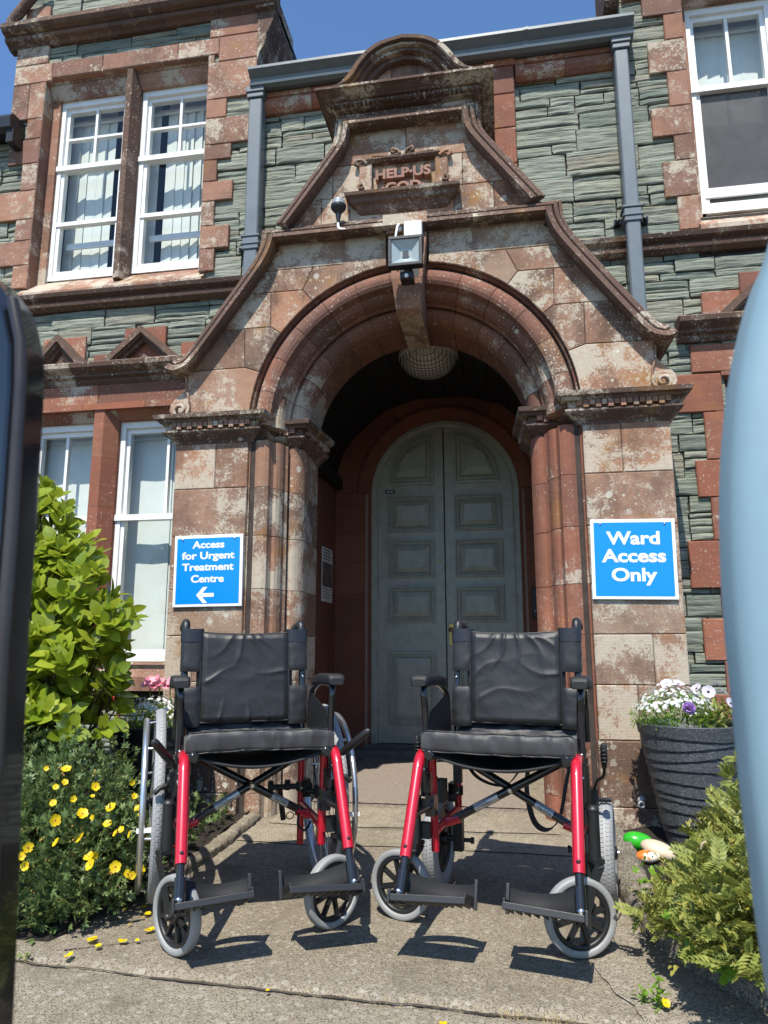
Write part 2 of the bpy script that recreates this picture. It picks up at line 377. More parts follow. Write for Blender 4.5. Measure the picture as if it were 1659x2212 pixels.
def leafmat(name, a, b, rough=.35, trans=.3, tcol=None):
    t = NT(name); isl = t.island()
    c = t.mix(isl, a, b); c = t.mix(t.ramp(t.noise(60, 3), [(.35, 0.), (.7, .35)]), c, tuple(x*.7 for x in a))
    t.fin(c, rough, None, Specular_IOR_Level=.5)
    tr = t.n('BsdfTranslucent'); t.set(tr.inputs[0], tcol if tcol else t.mix(.5, c, tuple(min(1, x*1.6) for x in b)))
    mx = t.n('MixShader'); mx.inputs[0].default_value = trans
    t.l(t.p.outputs[0], mx.inputs[1]); t.l(tr.outputs[0], mx.inputs[2]); t.l(mx.outputs[0], t.out.inputs[0])
    return t.m
M['leaf'] = leafmat('broad_leaf', (.15, .225, .014), (.37, .42, .04), .30, .36)
M['leaf2'] = leafmat('potentilla_leaf', (.085, .150, .048), (.20, .26, .090), .5, .22)
M['leaf3'] = leafmat('ground_cover_leaf', (.155, .195, .042), (.335, .355, .085), .5, .25)
M['leaf4'] = leafmat('bright_leaf', (.12, .25, .02), (.20, .36, .035), .4, .35)
M['bud'] = leafmat('yellow_green_bud', (.24, .24, .045), (.36, .31, .06), .6, .2)
M['yellow'] = leafmat('yellow_petal', (.72, .47, .004), (.86, .66, .01), .5, .25)
M['orangebud'] = leafmat('orange_bud', (.45, .20, .06), (.55, .33, .08), .6, .2)
M['whitepetal'] = leafmat('white_petal', (.80, .80, .78), (.84, .84, .82), .6, .25)
M['pinkpetal'] = leafmat('pink_petal', (.75, .16, .28), (.85, .48, .55), .5, .25)
M['mauve'] = leafmat('mauve_petal', (.62, .55, .68), (.74, .70, .78), .5, .25)
M['purple'] = leafmat('purple_petal', (.42, .22, .62), (.60, .42, .76), .5, .25)
M['darkpetal'] = plain('dark_petal_throat', (.045, .018, .06), .6)
M['stem'] = plain('woody_stem', (.09, .06, .04), .8, var=.3)
M['berry'] = plain('red_berry', (.30, .012, .012), .3)
M['sign'] = plain('blue_sign_face', (.0, .235, .72), .35)
M['signwhite'] = plain('sign_white', (.80, .80, .80), .4)
M['blind'] = plain('vertical_blind_cloth', (.66, .68, .64), .8, var=.04)
def netmat():
    t = NT('dark_net'); tr = t.n('BsdfTransparent'); mx = t.n('MixShader'); t.fin(t.mix(t.ramp(t.noise(5, 4, .6, None, 1.5), [(.3, 0.), (.8, 1.)]), (.045, .045, .048), (.075, .075, .08)), .7)
    mx.inputs[0].default_value = .80; t.l(tr.outputs[0], mx.inputs[1]); t.l(t.p.outputs[0], mx.inputs[2]); t.l(mx.outputs[0], t.out.inputs[0]); return t.m
M['net'] = netmat()
M['room'] = plain('dim_room', (.09, .09, .09), .9)
def glass():
    t = NT('window_glass'); tr = t.n('BsdfTransparent'); tr.inputs[0].default_value = (.93, .96, .96, 1)
    gl = t.n('BsdfGlossy'); gl.inputs['Roughness'].default_value = .015
    nb = t.bump(t.noise(3.5, 3), .06, .05); t.l(nb, gl.inputs['Normal'])
    lw = t.n('LayerWeight'); lw.inputs['Blend'].default_value = .5
    f = t.math('ADD', t.math('MULTIPLY', t.math('POWER', lw.outputs['Facing'], 3.5), .75), .045)
    mx = t.n('MixShader'); t.l(f, mx.inputs[0]); t.l(tr.outputs[0], mx.inputs[1]); t.l(gl.outputs[0], mx.inputs[2]); t.l(mx.outputs[0], t.out.inputs[0])
    return t.m
M['glass'] = glass()
def planter_mat():
    t = NT('speckled_planter'); v = t.vor(330); q = t.n('SeparateColor'); t.l(v.outputs['Color'], q.inputs[0])
    c = t.mix(t.ramp(q.outputs[0], [(.7, 0.), (.8, 1.)]), (.046, .053, .061), (.125, .133, .145))
    return t.fin(c, .5, t.bump(v.outputs['Distance'], .3, .002))
M['planter'] = planter_mat()
M['planter_dark'] = plain('black_planter', (.016, .017, .02), .5, var=.2)
M['bulkhead'] = plain('opal_glass', (.62, .60, .54), .3)
M['clear'] = plain('clear_sensor_dome', (.27, .29, .30), .12, coat=.6)
M['lampglass'] = plain('floodlight_glass', (.40, .435, .43), .18, coat=.6)
M['led'] = plain('led_plate', (.42, .40, .32), .4)
M['blackgloss'] = plain('black_gloss', (.006, .006, .008), .12, coat=.8)
M['paleblue'] = plain('pale_blue_paint', (.205, .315, .375), .45, var=.05)

# ================================================================== BUILDING
W = 3.85
B = thing('hospital_building', 'two storey hospital of green slate rubble with red sandstone dressings behind the porch', 'building', (-.455, W, 0))
rnd = random.Random(7)
def slate_wall(x0, x1, z0, z1, holes, yf=W):
    mb = MB(); z = z0
    def stone(a, b, c, d):
        if b-a < .035 or d-c < .012: return
        nx = max(2, int((b-a)/.045)); nz = max(3, int((d-c)/.0085)); s = rnd.uniform(0, 500); off = rnd.uniform(-.008, .009)
        g = rnd.uniform(.0012, .0044); jl, jr = rnd.uniform(0, .008), rnd.uniform(0, .008); tl = rnd.uniform(-.004, .004); sk = rnd.uniform(-.03, .03)
        P = []
        for k in range(nz+1):
            row = []
            for i in range(nx+1):
                u, v = i/nx, k/nz
                x = a+g+(b-a-2*g)*u; zz = c+g+(d-c-2*g)*v+tl*(u-.5)+.003*mn.noise((x*14, s, 3+v*2))
                if i == 0: x += jl*abs(mn.noise((s, zz*40, 1)))*1.5
                if i == nx: x -= jr*abs(mn.noise((s, zz*40, 2)))*1.5
                zs = zz+sk*x
                lg = mn.noise((x*5, s+9, zs*55)); lg = math.floor(lg*4)/4
                y = yf+off-.0052*lg-.0012*mn.noise((x*9, s, zs*160))
                e = min(u*(b-a), (1-u)*(b-a), v*(d-c)*1.2, (1-v)*(d-c)*1.2)
                if e < 1e-6: y += .005
                row.append((x, y, zz))
            P.append(row)
        mb.grid(P, False)
        # returns so that every stone has thickness
        for ed, flip in ((P[0], 0), (P[-1], 1), ([r[0] for r in P], 1), ([r[-1] for r in P], 0)):
            bk = [(p[0], yf+.05, p[2]) for p in ed]
            mb.grid([bk, ed] if not flip else [ed, bk], False)
    while z < z1:
        h = rnd.choice([.07, .09, .11, .13, .15])*rnd.uniform(.9, 1.1); h = min(h, z1-z)
        if z1-z-h < .03: h = z1-z
        for lv in (2.30, 4.68):
            if z+1e-6 < lv < z+h+.02: h = lv-z
        ivs = [(x0, x1)]
        for hx0, hx1, hz0, hz1 in holes:
            if hz0 < z+h-.004 and hz1 > z+.004:
                nv = []
                for a, b in ivs:
                    if hx1 <= a or hx0 >= b: nv.append((a, b)); continue
                    if hx0 > a: nv.append((a, hx0))
                    if hx1 < b: nv.append((hx1, b))
                ivs = nv
        for a, b in ivs:
            x = a
            while x < b-1e-4:
                l = rnd.uniform(.22, .62); 
                if b-x-l < .10: l = b-x
                n = 1 if h < .06 else rnd.choice([1, 2, 3, 3] if h > .1 else [1, 2, 2])
                cuts = sorted(rnd.uniform(.25, .75) for _ in range(n-1))
                if n == 3: cuts = [rnd.uniform(.22, .4), rnd.uniform(.6, .78)]
                zz = [z]+[z+h*q for q in cuts]+[z+h]
                for k in range(n):
                    if l > .34 and rnd.random() < .5:
                        m = x+l*rnd.uniform(.3, .7); stone(x, m, zz[k], zz[k+1]); stone(m, x+l, zz[k], zz[k+1])
                    else: stone(x, x+l, zz[k], zz[k+1])
                x += l
        z += h
    return mb
holes = [(-2.95, -1.75, .55, 2.30), (-3.06, -1.82, 3.0, 4.68), (1.19, 2.4, .55, 2.30), (1.12, 2.4, 3.0, 4.68), (-1.45, .55, 0, 2.6), (-1.62, .72, 0, 1.98)]
mb = slate_wall(-4.4, 2.6, 0, 4.22, holes)
m2 = slate_wall(-3.27, -1.5, 4.22, 5.5, holes); mb.add(m2.v, m2.f, False)
m2 = slate_wall(.78, 2.6, 4.22, 5.5, holes); mb.add(m2.v, m2.f, False)
build(mb, 'slate_wall', M['slate'], B)
mb = MB()
def backing(x0, x1, z0, z1):
    xs = sorted({x0, x1, *[q for h in WH for q in h[:2] if x0 < q < x1]}); zs = sorted({z0, z1, *[q for h in WH for q in h[2:] if z0 < q < z1]})
    for i in range(len(xs)-1):
        for k in range(len(zs)-1):
            mx, mz = (xs[i]+xs[i+1])/2, (zs[k]+zs[k+1])/2
            if any(h[0] < mx < h[1] and h[2] < mz < h[3] for h in WH): continue
            mb.box(xs[i], xs[i+1], W+.028, W+.34, zs[k], zs[k+1])
WH = [(-2.97, -1.83, .70, 2.25), (-3.03, -1.82, 3.10, 4.64), (1.17, 2.3, .70, 2.25), (1.135, 2.3, 3.17, 4.63), (-1.7, .8, 0, 2.75)]
backing(-4.4, 2.6, 0, 4.25); WH2 = WH; backing(-3.27, -1.5, 4.25, 5.5); backing(.79, 2.6, 4.25, 5.5)
build(mb, 'wall_core', M['mortar'], B)

def blocks(mb, rects, yf=W-.020, yb=W+.03, g=.0015, c=.005):
    for x0, x1, z0, z1 in rects: mb.cbox(x0+g, x1-g, yf, yb, z0+g, z1-g, c)
def quoins(side, xe, z0, z1, seed, wide, narrow, hh=(.13, .2), edge=None):      # toothed blocks from xe outwards
    r = random.Random(seed); z = z0; out = []; k = 0
    while z < z1-.001:
        h = r.uniform(*hh)
        if z1-z-h < .08: h = z1-z
        wv = (wide if k % 2 else narrow)*r.uniform(.85, 1.15)
        out.append((xe-wv, xe, z, z+h) if side < 0 else (xe, xe+wv, z, z+h)); z += h; k += 1
    return out
# window surrounds ------------------------------------------------------
def reveal(mb, x0, x1, z0, z1, depth, yf=W-.02):        # four faces of an opening, cut in stones
    n = 6
    for k in range(n):
        a, b = z0+(z1-z0)*k/n, z0+(z1-z0)*(k+1)/n
        mb.box(x0-.04, x0, yf+.004, yf+depth, a+.001, b-.001); mb.box(x1, x1+.04, yf+.004, yf+depth, a+.001, b-.001)
    for k in range(3):
        a, b = x0+(x1-x0)*k/3, x0+(x1-x0)*(k+1)/3
        mb.box(a+.001, b-.001, yf+.004, yf+depth, z1, z1+.04)
# upper left
mb = MB(); rc = []
rc += [(-3.27, -2.98, 4.64, 4.79), (-2.98, -2.60, 4.66, 4.79), (-2.60, -2.05, 4.66, 4.79), (-2.05, -1.76, 4.66, 4.79), (-1.76, -1.49, 4.60, 4.79)]
rc += [(-3.27, -3.02, 4.79, 4.955), (-1.83, -1.49, 4.79, 4.955)]
rc += [(-3.27, -3.14, 4.36, 4.64), (-3.14, -3.02, 4.36, 4.64)]
rc += [(-1.83, -1.49, 4.32, 4.60), (-1.83, -1.69, 4.18, 4.32), (-1.83, -1.49, 3.985, 4.18)]
blocks(mb, rc)
blocks(mb, quoins(1, -1.83, 3.10, 3.985, 3, .185, .10, (.14, .19)))
blocks(mb, quoins(-1, -3.02, 3.10, 4.36, 4, .25, .13, (.15, .22)))
reveal(mb, -3.02, -1.83, 3.10, 4.66, .17)
build(mb, 'window_surround', M['stone_dress'], B)
mb = MB()                                                # chamfered mullion
for k in range(5):
    z0, z1 = 3.12+k*.307, 3.12+(k+1)*.307
    pr = [(-2.44, W+.16), (-2.44, W+.06), (-2.415, W-.012), (-2.375, W-.012), (-2.35, W+.06), (-2.35, W+.16)]
    mb.loft([[(x, y, z) for x, y in pr] for z in (z0+.001, z1-.001)], True, True, False)
build(mb, 'window_mullion', M['stone_dark'], B)
def moulding(mb, x0, x1, prof, n=4, g=.001, yb=W+.03):    # horizontal moulding; prof (y,z) from bottom to top
    P = [(yb, prof[0][1])]+prof+[(yb, prof[-1][1])]
    for k in range(n):
        a, b = x0+(x1-x0)*k/n+g, x0+(x1-x0)*(k+1)/n-g
        mb.loft([[(x, y, z) for y, z in P] for x in (a, b)], True, True, False)
# sill + string course under the first-floor windows
STR = [(W-.015, 2.918), (W-.05, 2.935), (W-.055, 2.952), (W-.03, 2.962), (W-.035, 2.975), (W-.075, 2.990), (W-.085, 3.012), (W-.07, 3.022)]
mb = MB(); moulding(mb, -4.4, -1.50, STR, 6)
build(mb, 'string_course', M['stone_dark'], B)
mb = MB(); moulding(mb, .30, 2.5, [(y+.01, z+.03) for y, z in STR], 5)
build(mb, 'string_course', M['stone_dark'], B)
mb = MB()
for a, b in ((-3.06, -2.45), (-2.45, -1.79)):
    mb.loft([[(x, y, z) for y, z in [(W+.03, 3.02), (W-.055, 3.022), (W-.055, 3.045), (W+.10, 3.19), (W+.16, 3.19), (W+.16, 3.02)]] for x in (a+.001, b-.001)], True, True, False)
build(mb, 'window_sill', M['stone_dress'], B); mb = MB()
for a, b in ((1.12, 1.7), (1.7, 2.3)):
    mb.loft([[(x, y, z) for y, z in [(W+.03, 3.05), (W-.055, 3.052), (W-.055, 3.08), (W+.10, 3.215), (W+.16, 3.215), (W+.16, 3.05)]] for x in (a+.001, b-.001)], True, True, False)
build(mb, 'window_sill', M['stone_dress'], B)
# gable cornice and what stands above it
mb = MB()
CP = [(W-.02, 4.93), (W-.04, 4.945), (W-.07, 4.955), (W-.08, 4.975), (W-.065, 4.985), (W-.11, 5.0), (W-.13, 5.02), (W-.13, 5.05), (W-.10, 5.06), (W-.02, 5.075)]
moulding(mb, -3.33, -1.36, CP, 5)
mb.box(-1.50, -1.37, W-.06, W+.35, 4.93, 5.05)
build(mb, 'gable_cornice', M['stone_dark'], B)
mb = MB()
kp = [(-1.49, 4.55), (-1.475, 4.62), (-1.44, 4.68), (-1.43, 4.76), (-1.40, 4.82), (-1.37, 4.90), (-1.37, 4.97), (-1.49, 4.97)]
mb.prism(kp, W-.03, W+.35)
build(mb, 'gable_kneeler', M['stone_dark'], B)
for r4 in ((-3.22, -3.03, 5.06, 5.25), (-1.75, -1.49, 5.06, 5.5)): mb = MB(); blocks(mb, [r4], W-.03); build(mb, 'gable_quoin', M['stone_dress'], B)
mb = MB(); blocks(mb, [(-2.40, -2.33, 5.06, 5.5), (-2.33, -2.03, 5.06, 5.5), (-2.03, -1.96, 5.06, 5.5)], W-.03)
blocks(mb, [(-2.42, -2.33, 5.10, 5.5), (-2.03, -1.95, 5.10, 5.5)], W-.06)
build(mb, 'gable_pilaster', M['stone_dress'], B)
mb = MB(); fr = []
for q in range(9):
    t = q/8; p = (-3.30+.05*t*t*t+.30*max(0, t-.35), W-.07, 5.05+.16*t+.30*max(0, t-.35)); fr.append(p)
mb.tube(fr, .035, 8); build(mb, 'gable_coping', M['stone_dark'], B)
# ground-floor window, left: lintel, pediment hood, sill, mullion
mb = MB()
blocks(mb, [(-3.0, -2.45, 2.24, 2.405), (-2.45, -1.70, 2.24, 2.405)], W-.012)
reveal(mb, -2.965, -1.72, .72, 2.24, .17)
for z0, z1 in ((.72, 1.0), (1.0, 1.25), (1.25, 1.5), (1.5, 1.8), (1.8, 2.05), (2.05, 2.24)): blocks(mb, [(-3.2 if z0 in (1.0, 1.5, 2.05) else -3.1, -2.965, z0, z1)])
build(mb, 'window_surround', M['stone_red'], B)
def hood(mb, x0, x1, z, peds):
    moulding(mb, x0, x1, [(W-.015, z-.10), (W-.03, z-.085), (W-.035, z-.07), (W-.06, z-.06), (W-.062, z-.045), (W-.09, z-.03), (W-.11, z-.015), (W-.115, z+.01), (W-.10, z+.022)], 3)
    for a, b, t in peds:
        c = (a+b)/2; h = t-z; zz = z+.02
        for k, (i, yf) in enumerate(((0, W-.10), (.030, W-.085), (.045, W-.06))):
            j = .045 if k == 0 else (.03 if k == 1 else .04)
            lo = [(a+i*1.3, zz), (c, t-i), (b-i*1.3, zz), (b-(i+j)*1.3, zz), (c, t-i-j), (a+(i+j)*1.3, zz)]
            mb.prism(lo, yf, W+.02)
        mb.prism([(c-.05, zz), (c+.05, zz), (c, zz+.055)], W-.045, W+.02)
mb = MB(); hood(mb, -3.1, -1.60, 2.50, [(-2.905, -2.51, 2.72), (-2.40, -1.89, 2.735)])
build(mb, 'window_hood', M['stone_dark'], B)
mb = MB(); blocks(mb, [(-2.86, -2.56, 2.52, 2.73), (-2.50, -2.40, 2.50, 2.60), (-2.30, -2.02, 2.52, 2.76), (-1.92, -1.75, 2.50, 2.64)], W-.02)
build(mb, 'pediment_backing', M['stone_red'], B)
mb = MB()
for k in range(5):
    z0, z1 = .72+k*.305, .72+(k+1)*.305
    pr = [(-2.49, W+.16), (-2.49, W+.07), (-2.47, W-.005), (-2.405, W-.005), (-2.345, W+.07), (-2.345, W+.16)]
    mb.loft([[(x, y, z) for x, y in pr] for z in (z0+.0007, z1-.0007)], True, True, False)
build(mb, 'window_mullion', M['stone_red'], B)
mb = MB()
for a, b in ((-3.05, -2.43), (-2.43, -1.66)):
    mb.loft([[(x, y, z) for y, z in [(W+.03, .56), (W-.05, .56), (W-.05, .635), (W+.10, .715), (W+.16, .715), (W+.16, .56)]] for x in (a+.001, b-.001)], True, True, False)
build(mb, 'window_sill', M['stone_dress'], B)
# ground-floor window, right
mb = MB()
blocks(mb, [(1.02, 1.6, 2.24, 2.40), (1.6, 2.4, 2.24, 2.40), (.86, 1.165, 2.02, 2.235)], W-.018)
for x0, z0, z1 in ((1.06, 1.76, 2.02), (1.0, 1.56, 1.76), (1.06, 1.335, 1.56), (.93, 1.09, 1.335), (1.07, .94, 1.09), (.97, .73, .94), (1.06, .57, .73), (.98, .3, .57), (1.05, 0, .3)): blocks(mb, [(x0, 1.165, z0, z1)], W-.018)
reveal(mb, 1.165, 2.3, .72, 2.22, .17)
build(mb, 'window_surround', M['stone_red'], B)
mb = MB(); hood(mb, .955, 2.4, 2.515, [(1.16, 1.62, 2.74), (1.75, 2.2, 2.74)])
build(mb, 'window_hood', M['stone_dark'], B)
mb = MB(); blocks(mb, [(1.10, 1.30, 2.53, 2.70), (1.30, 1.46, 2.53, 2.80)], W-.02); build(mb, 'pediment_backing', M['stone_red'], B)
# first-floor window, right
mb = MB()
blocks(mb, quoins(-1, 1.135, 3.08, 4.62, 12, .20, .11, (.16, .26)))
blocks(mb, [(.80, .93, 4.62, 4.86), (.93, 1.135, 4.62, 4.86), (1.135, 1.7, 4.64, 4.86), (.78, 1.0, 4.86, 5.3), (1.0, 1.4, 4.86, 5.3), (1.4, 2.2, 4.86, 5.3)])
reveal(mb, 1.135, 2.25, 3.10, 4.64, .17)
build(mb, 'window_surround', M['stone_dress'], B)
mb = MB(); mb.loft([[(x, y, z) for y, z in [(W+.3, 4.55), (W-.03, 4.62), (W-.05, 4.75), (W-.05, 5.4), (W+.3, 5.4)]] for x in (.70, .785)], True, True, False)
build(mb, 'gable_kneeler', M['stone_dark'], B)

# inner stone order between the wall opening and each pair of sashes
def inner_order(x0, x1, z0, z1, fx0, fx1, fz1, m):
    mb = MB(); n = 5
    for k in range(n):
        a, b = z0+(fz1-z0)*k/n, z0+(fz1-z0)*(k+1)/n
        mb.box(x0, fx0+.004, W+.075, W+.15, a+.0008, b-.0008); mb.box(fx1-.004, x1, W+.075, W+.15, a+.0008, b-.0008)
    xm = (x0+x1)/2
    for a, b in ((x0, xm), (xm, x1)):
        mb.loft([[(x, y, z) for y, z in [(W+.15, fz1-.004), (W+.07, fz1-.004), (W+.02, z1), (W+.15, z1)]] for x in (a+.0008, b-.0008)], True, True, False)
    build(mb, 'window_reveal', m, B)
inner_order(-3.02, -1.83, 3.12, 4.66, -2.962, -1.80, 4.558, M['stone_dress'])
inner_order(-2.965, -1.72, .72, 2.24, -2.955, -1.72, 2.19, M['stone_red'])
inner_order(1.135, 2.25, 3.12, 4.64, 1.17, 2.2, 4.60, M['stone_dress'])
# sash windows ----------------------------------------------------------
def sash(x0, x1, z0, z1, meet, bar=None, cross=True, name='sash_window', blinds='v', bl=None):
    y = W+.095
    f = MB(); e = .034
    f.box(x0, x1, y, y+.05, z1-.045, z1); f.box(x0, x1, y, y+.05, z0, z0+.035)
    f.box(x0, x0+e, y+.0015, y+.05, z0, z1); f.box(x1-e, x1, y+.0015, y+.05, z0, z1)
    fo = build(f, name, M['white'], B)
    s = MB(); xi, xo = x0+e, x1-e; cx = (x0+x1)/2; q = .024
    # upper sash, set back
    s.box(xi, xi+q, y+.022, y+.06, meet, z1-.045); s.box(xo-q, xo, y+.022, y+.06, meet, z1-.045)
    s.box(xi+q, xo-q, y+.022, y+.06, z1-.045-q*1.3, z1-.045)
    s.box(cx-.009, cx+.009, y+.024, y+.055, meet, z1-.07)
    if cross: zc = meet+(z1-meet)*.46; s.box(xi+q, xo-q, y+.0255, y+.055, zc-.008, zc+.008)
    s.box(x0-.004, x1+.004, y-.012, y+.045, meet-.022, meet+.014)
    # lower sash
    s.box(xi, xi+q, y+.012, y+.05, z0+.035, meet-.022); s.box(xo-q, xo, y+.012, y+.05, z0+.035, meet-.022)
    s.box(xi+q, xo-q, y+.012, y+.05, z0+.035, z0+.035+q*1.4)
    if bar:
        s.box(xi, xo, y+.004, y+.045, bar-.014, bar+.014)
        s.box(xi+.03, xo, y+.085, y+.10, bar-.14, bar-.10)
    build(s, 'sash', M['white'], fo)
    g = MB(); g.grid([[(a_, y+.04, b_) for a_ in (xi+q*.5, xo-q*.5)] for b_ in (meet+.01, z1-.06)]); g.grid([[(a_, y+.032, b_) for a_ in (xi+q*.5, xo-q*.5)] for b_ in (z0+.05, meet-.015)])
    build(g, 'pane', M['glass'], fo)
    if blinds == 'v':
        b = MB(); n = 7 if bl is None else bl; r = random.Random(int(abs(x0*1000)))
        wv = (x1-x0+.02)/n
        for k in range(n):
            a = x0-.01+wv*k; t = r.uniform(-.45, .45)
            if (bl == 9 and k == 1) or (bl == 8 and k == 5): continue
            b.grid([[(a+wv*u*1.22, y+.15+.018*math.sin(t)*(u-.5)*2+.004*math.cos(u*3), z) for u in (0, .33, .66, 1)] for z in (z0-.02, z1+.02)], True)
            b.grid([[(a+wv*u*1.22, y+.152+.018*math.sin(t)*(u-.5)*2+.004*math.cos(u*3), z) for u in (1, .66, .33, 0)] for z in (z0-.02, z1+.02)], True)
        b.box(x0, x1, y+.12, y+.14, z1-.085, z1-.06)
        build(b, 'vertical_blind', M['blind'], fo)
    return fo
sash(-2.962, -2.44, 3.20, 4.558, 4.035, 3.615, bl=8); sash(-2.35, -1.80, 3.20, 4.558, 4.035, 3.615, bl=9)
sash(-2.955, -2.49, .718, 2.19, 1.58, None, False); sash(-2.345, -1.72, .718, 2.19, 1.58, None, False)
fo = sash(1.17, 1.66, 3.235, 4.60, 4.04, None, False); sash(1.72, 2.2, 3.235, 4.60, 4.04, None, False)
mb = MB(); mb.box(1.195, 1.64, W+.118, W+.1195, 3.33, 4.03)
mb.box(1.195, 1.64, W+.10, W+.116, 3.335, 3.395, 1)
build(mb, 'insect_screen', [M['net'], M['white']], fo)
sash(1.19, 1.66, .718, 2.19, 1.58, None, False); sash(1.72, 2.2, .718, 2.19, 1.58, None, False)
mb = MB()
for x0, x1, z0, z1 in ((-3.2, -1.6, .4, 2.5), (-3.2, -1.6, 2.95, 4.85), (.95, 2.5, .4, 2.5), (.95, 2.5, 2.95, 4.85)):
    mb.box(x0, x1, W+1.2, W+1.25, z0, z1); mb.box(x0, x1, W+.34, W+1.2, z0-.05, z0); mb.box(x0, x1, W+.34, W+1.2, z1, z1+.05)
    mb.box(x0-.05, x0, W+.34, W+1.2, z0, z1); mb.box(x1, x1+.05, W+.34, W+1.2, z0, z1)
build(mb, 'room_interior', M['room'], B)

# eaves of the middle range: banded stone, gutter, downpipes, roof
mb = MB(); E0 = W-.05
EB = [(W-.02, 4.155), (W-.045, 4.175), (W-.060, 4.200), (W-.055, 4.235), (W-.03, 4.240), (W-.055, 4.250), (W-.058, 4.277), (W-.035, 4.283), (W-.065, 4.292), (W-.07, 4.325), (W-.04, 4.345)]
moulding(mb, -1.47, -.03, EB, 4); moulding(mb, .155, .74, EB, 2)
moulding(mb, -.03, .155, [(y-.012, z) if z > 4.27 else (y, z) for y, z in EB if z > 4.245], 1)
build(mb, 'eaves_band', M['stone_red'], B)
mb = MB()
for k, (z0, z1) in enumerate(((4.25, 4.30), (4.06, 4.25), (3.83, 4.06), (3.59, 3.83), (3.33, 3.59), (3.0, 3.33))): blocks(mb, [(-.035, .148, z0, z1)], W-.05)
for k, (z0, z1) in enumerate(((4.16, 4.25), (3.95, 4.16), (3.70, 3.95), (3.45, 3.70), (3.2, 3.45))): blocks(mb, [(-.30, -.037, z0, z1)], W-.025)
build(mb, 'stone_strip', M['stone_red'], B)
mb = MB(); GP = [(W+.02, 4.30), (W-.10, 4.275), (W-.13, 4.283), (W-.135, 4.30), (W-.115, 4.306), (W-.125, 4.33), (W-.16, 4.352), (W-.175, 4.36), (W-.175, 4.378), (W-.155, 4.385), (W-.15, 4.375), (W+.02, 4.36)]
for a, b in ((-1.492, -.62), (-.618, .22), (.222, .832)): mb.loft([[(x, y, z) for y, z in GP] for x in (a, b)], True, True, False)
for x in (-.62, .222): mb.loft([[(xx, y-.002*(y < W-.05), z+(.0015 if z > 4.3 else -.0015)) for y, z in GP] for xx in (x-.012, x+.014)], True, True, False)
build(mb, 'gutter', M['pipe'], B)
def downpipe(xa, xb, y0, ztop, zbot, coll):
    mb = MB(); dx = (xb-xa)
    mb.cbox(xa, xb, y0, y0+.075, zbot, ztop-.045, .008)
    mb.cbox(xa-.010, xb+.010, y0-.010, y0+.085, ztop-.045, ztop-.012, .004); mb.cbox(xa-.016, xb+.016, y0-.018, y0+.09, ztop-.012, ztop+.03, .004)
    for z in coll:
        mb.cbox(xa-.008, xb+.008, y0-.008, y0+.08, z-.05, z+.03, .004); mb.cbox(xa-.016, xb+.016, y0-.014, y0+.085, z+.03, z+.045, .003); mb.cbox(xa-.016, xb+.016, y0-.014, y0+.085, z-.02, z-.008, .003)
    o = build(mb, 'downpipe', M['pipe'], B)
    for z in coll:
        for sx in (xa-.035, xb+.035): bm = MB(); bm.box(sx-.018, sx+.018, y0+.06, W-.0, z-.025, z+.005); bm.ball((sx, y0+.055, z-.01), .012, n=8, m=6); build(bm, 'pipe_bracket', M['blacksteel'], o)
downpipe(-1.506, -1.418, W-.10, 4.262, .1, (3.22,)); downpipe(.722, .80, W-.10, 4.262, .1, (3.165,))
mb = MB(); mb.add([(-1.5, W-.13, 4.385), (.84, W-.13, 4.385), (.84, W+2.2, 6.0), (-1.5, W+2.2, 6.0), (-1.5, W-.13, 4.34), (.84, W-.13, 4.34), (.84, W+2.2, 5.9), (-1.5, W+2.2, 5.9)], [(0, 1, 2, 3), (4, 7, 6, 5), (0, 4, 5, 1), (1, 5, 6, 2), (2, 6, 7, 3), (3, 7, 4, 0)])
mb.add([(-4.6, W-.1, 4.33), (-3.3, W-.1, 4.33), (-3.3, W+2.2, 6.0), (-4.6, W+2.2, 6.0), (-4.6, W-.1, 4.28), (-3.3, W-.1, 4.28), (-3.3, W+2.2, 5.9), (-4.6, W+2.2, 5.9)], [(0, 1, 2, 3), (4, 7, 6, 5), (0, 4, 5, 1), (1, 5, 6, 2), (2, 6, 7, 3), (3, 7, 4, 0)])
build(mb, 'roof', plain('roof_slate', (.05, .055, .06), .6, var=.3), B)
mb = MB(); mb.loft([[(x, y, z) for y, z in [(W+.02, 4.22), (W-.10, 4.20), (W-.14, 4.22), (W-.15, 4.29), (W-.12, 4.33), (W+.02, 4.33)]] for x in (-4.6, -3.16)], True, True, False)
mb.box(-3.20, -3.15, W-.12, W-.02, 4.12, 4.22)
build(mb, 'eaves_gutter', M['blackplastic'], B)
mb = MB(); mb.box(-4.4, -4.3, W+.35, W+3, 0, 4.2); mb.box(2.5, 2.6, W+.35, W+3, 0, 5.4); mb.box(-4.4, 2.6, W+3, W+3.1, 0, 5.4)
for xa in (-3.27, .79): mb.box(xa, xa+1.78, W+.35, W+2.9, 5.3, 5.35); mb.box(xa, xa+.08, W+.35, W+2.9, 4.3, 5.3); mb.box(xa+1.70, xa+1.78, W+.35, W+2.9, 4.3, 5.3)
build(mb, 'outer_wall', M['mortar'], B)

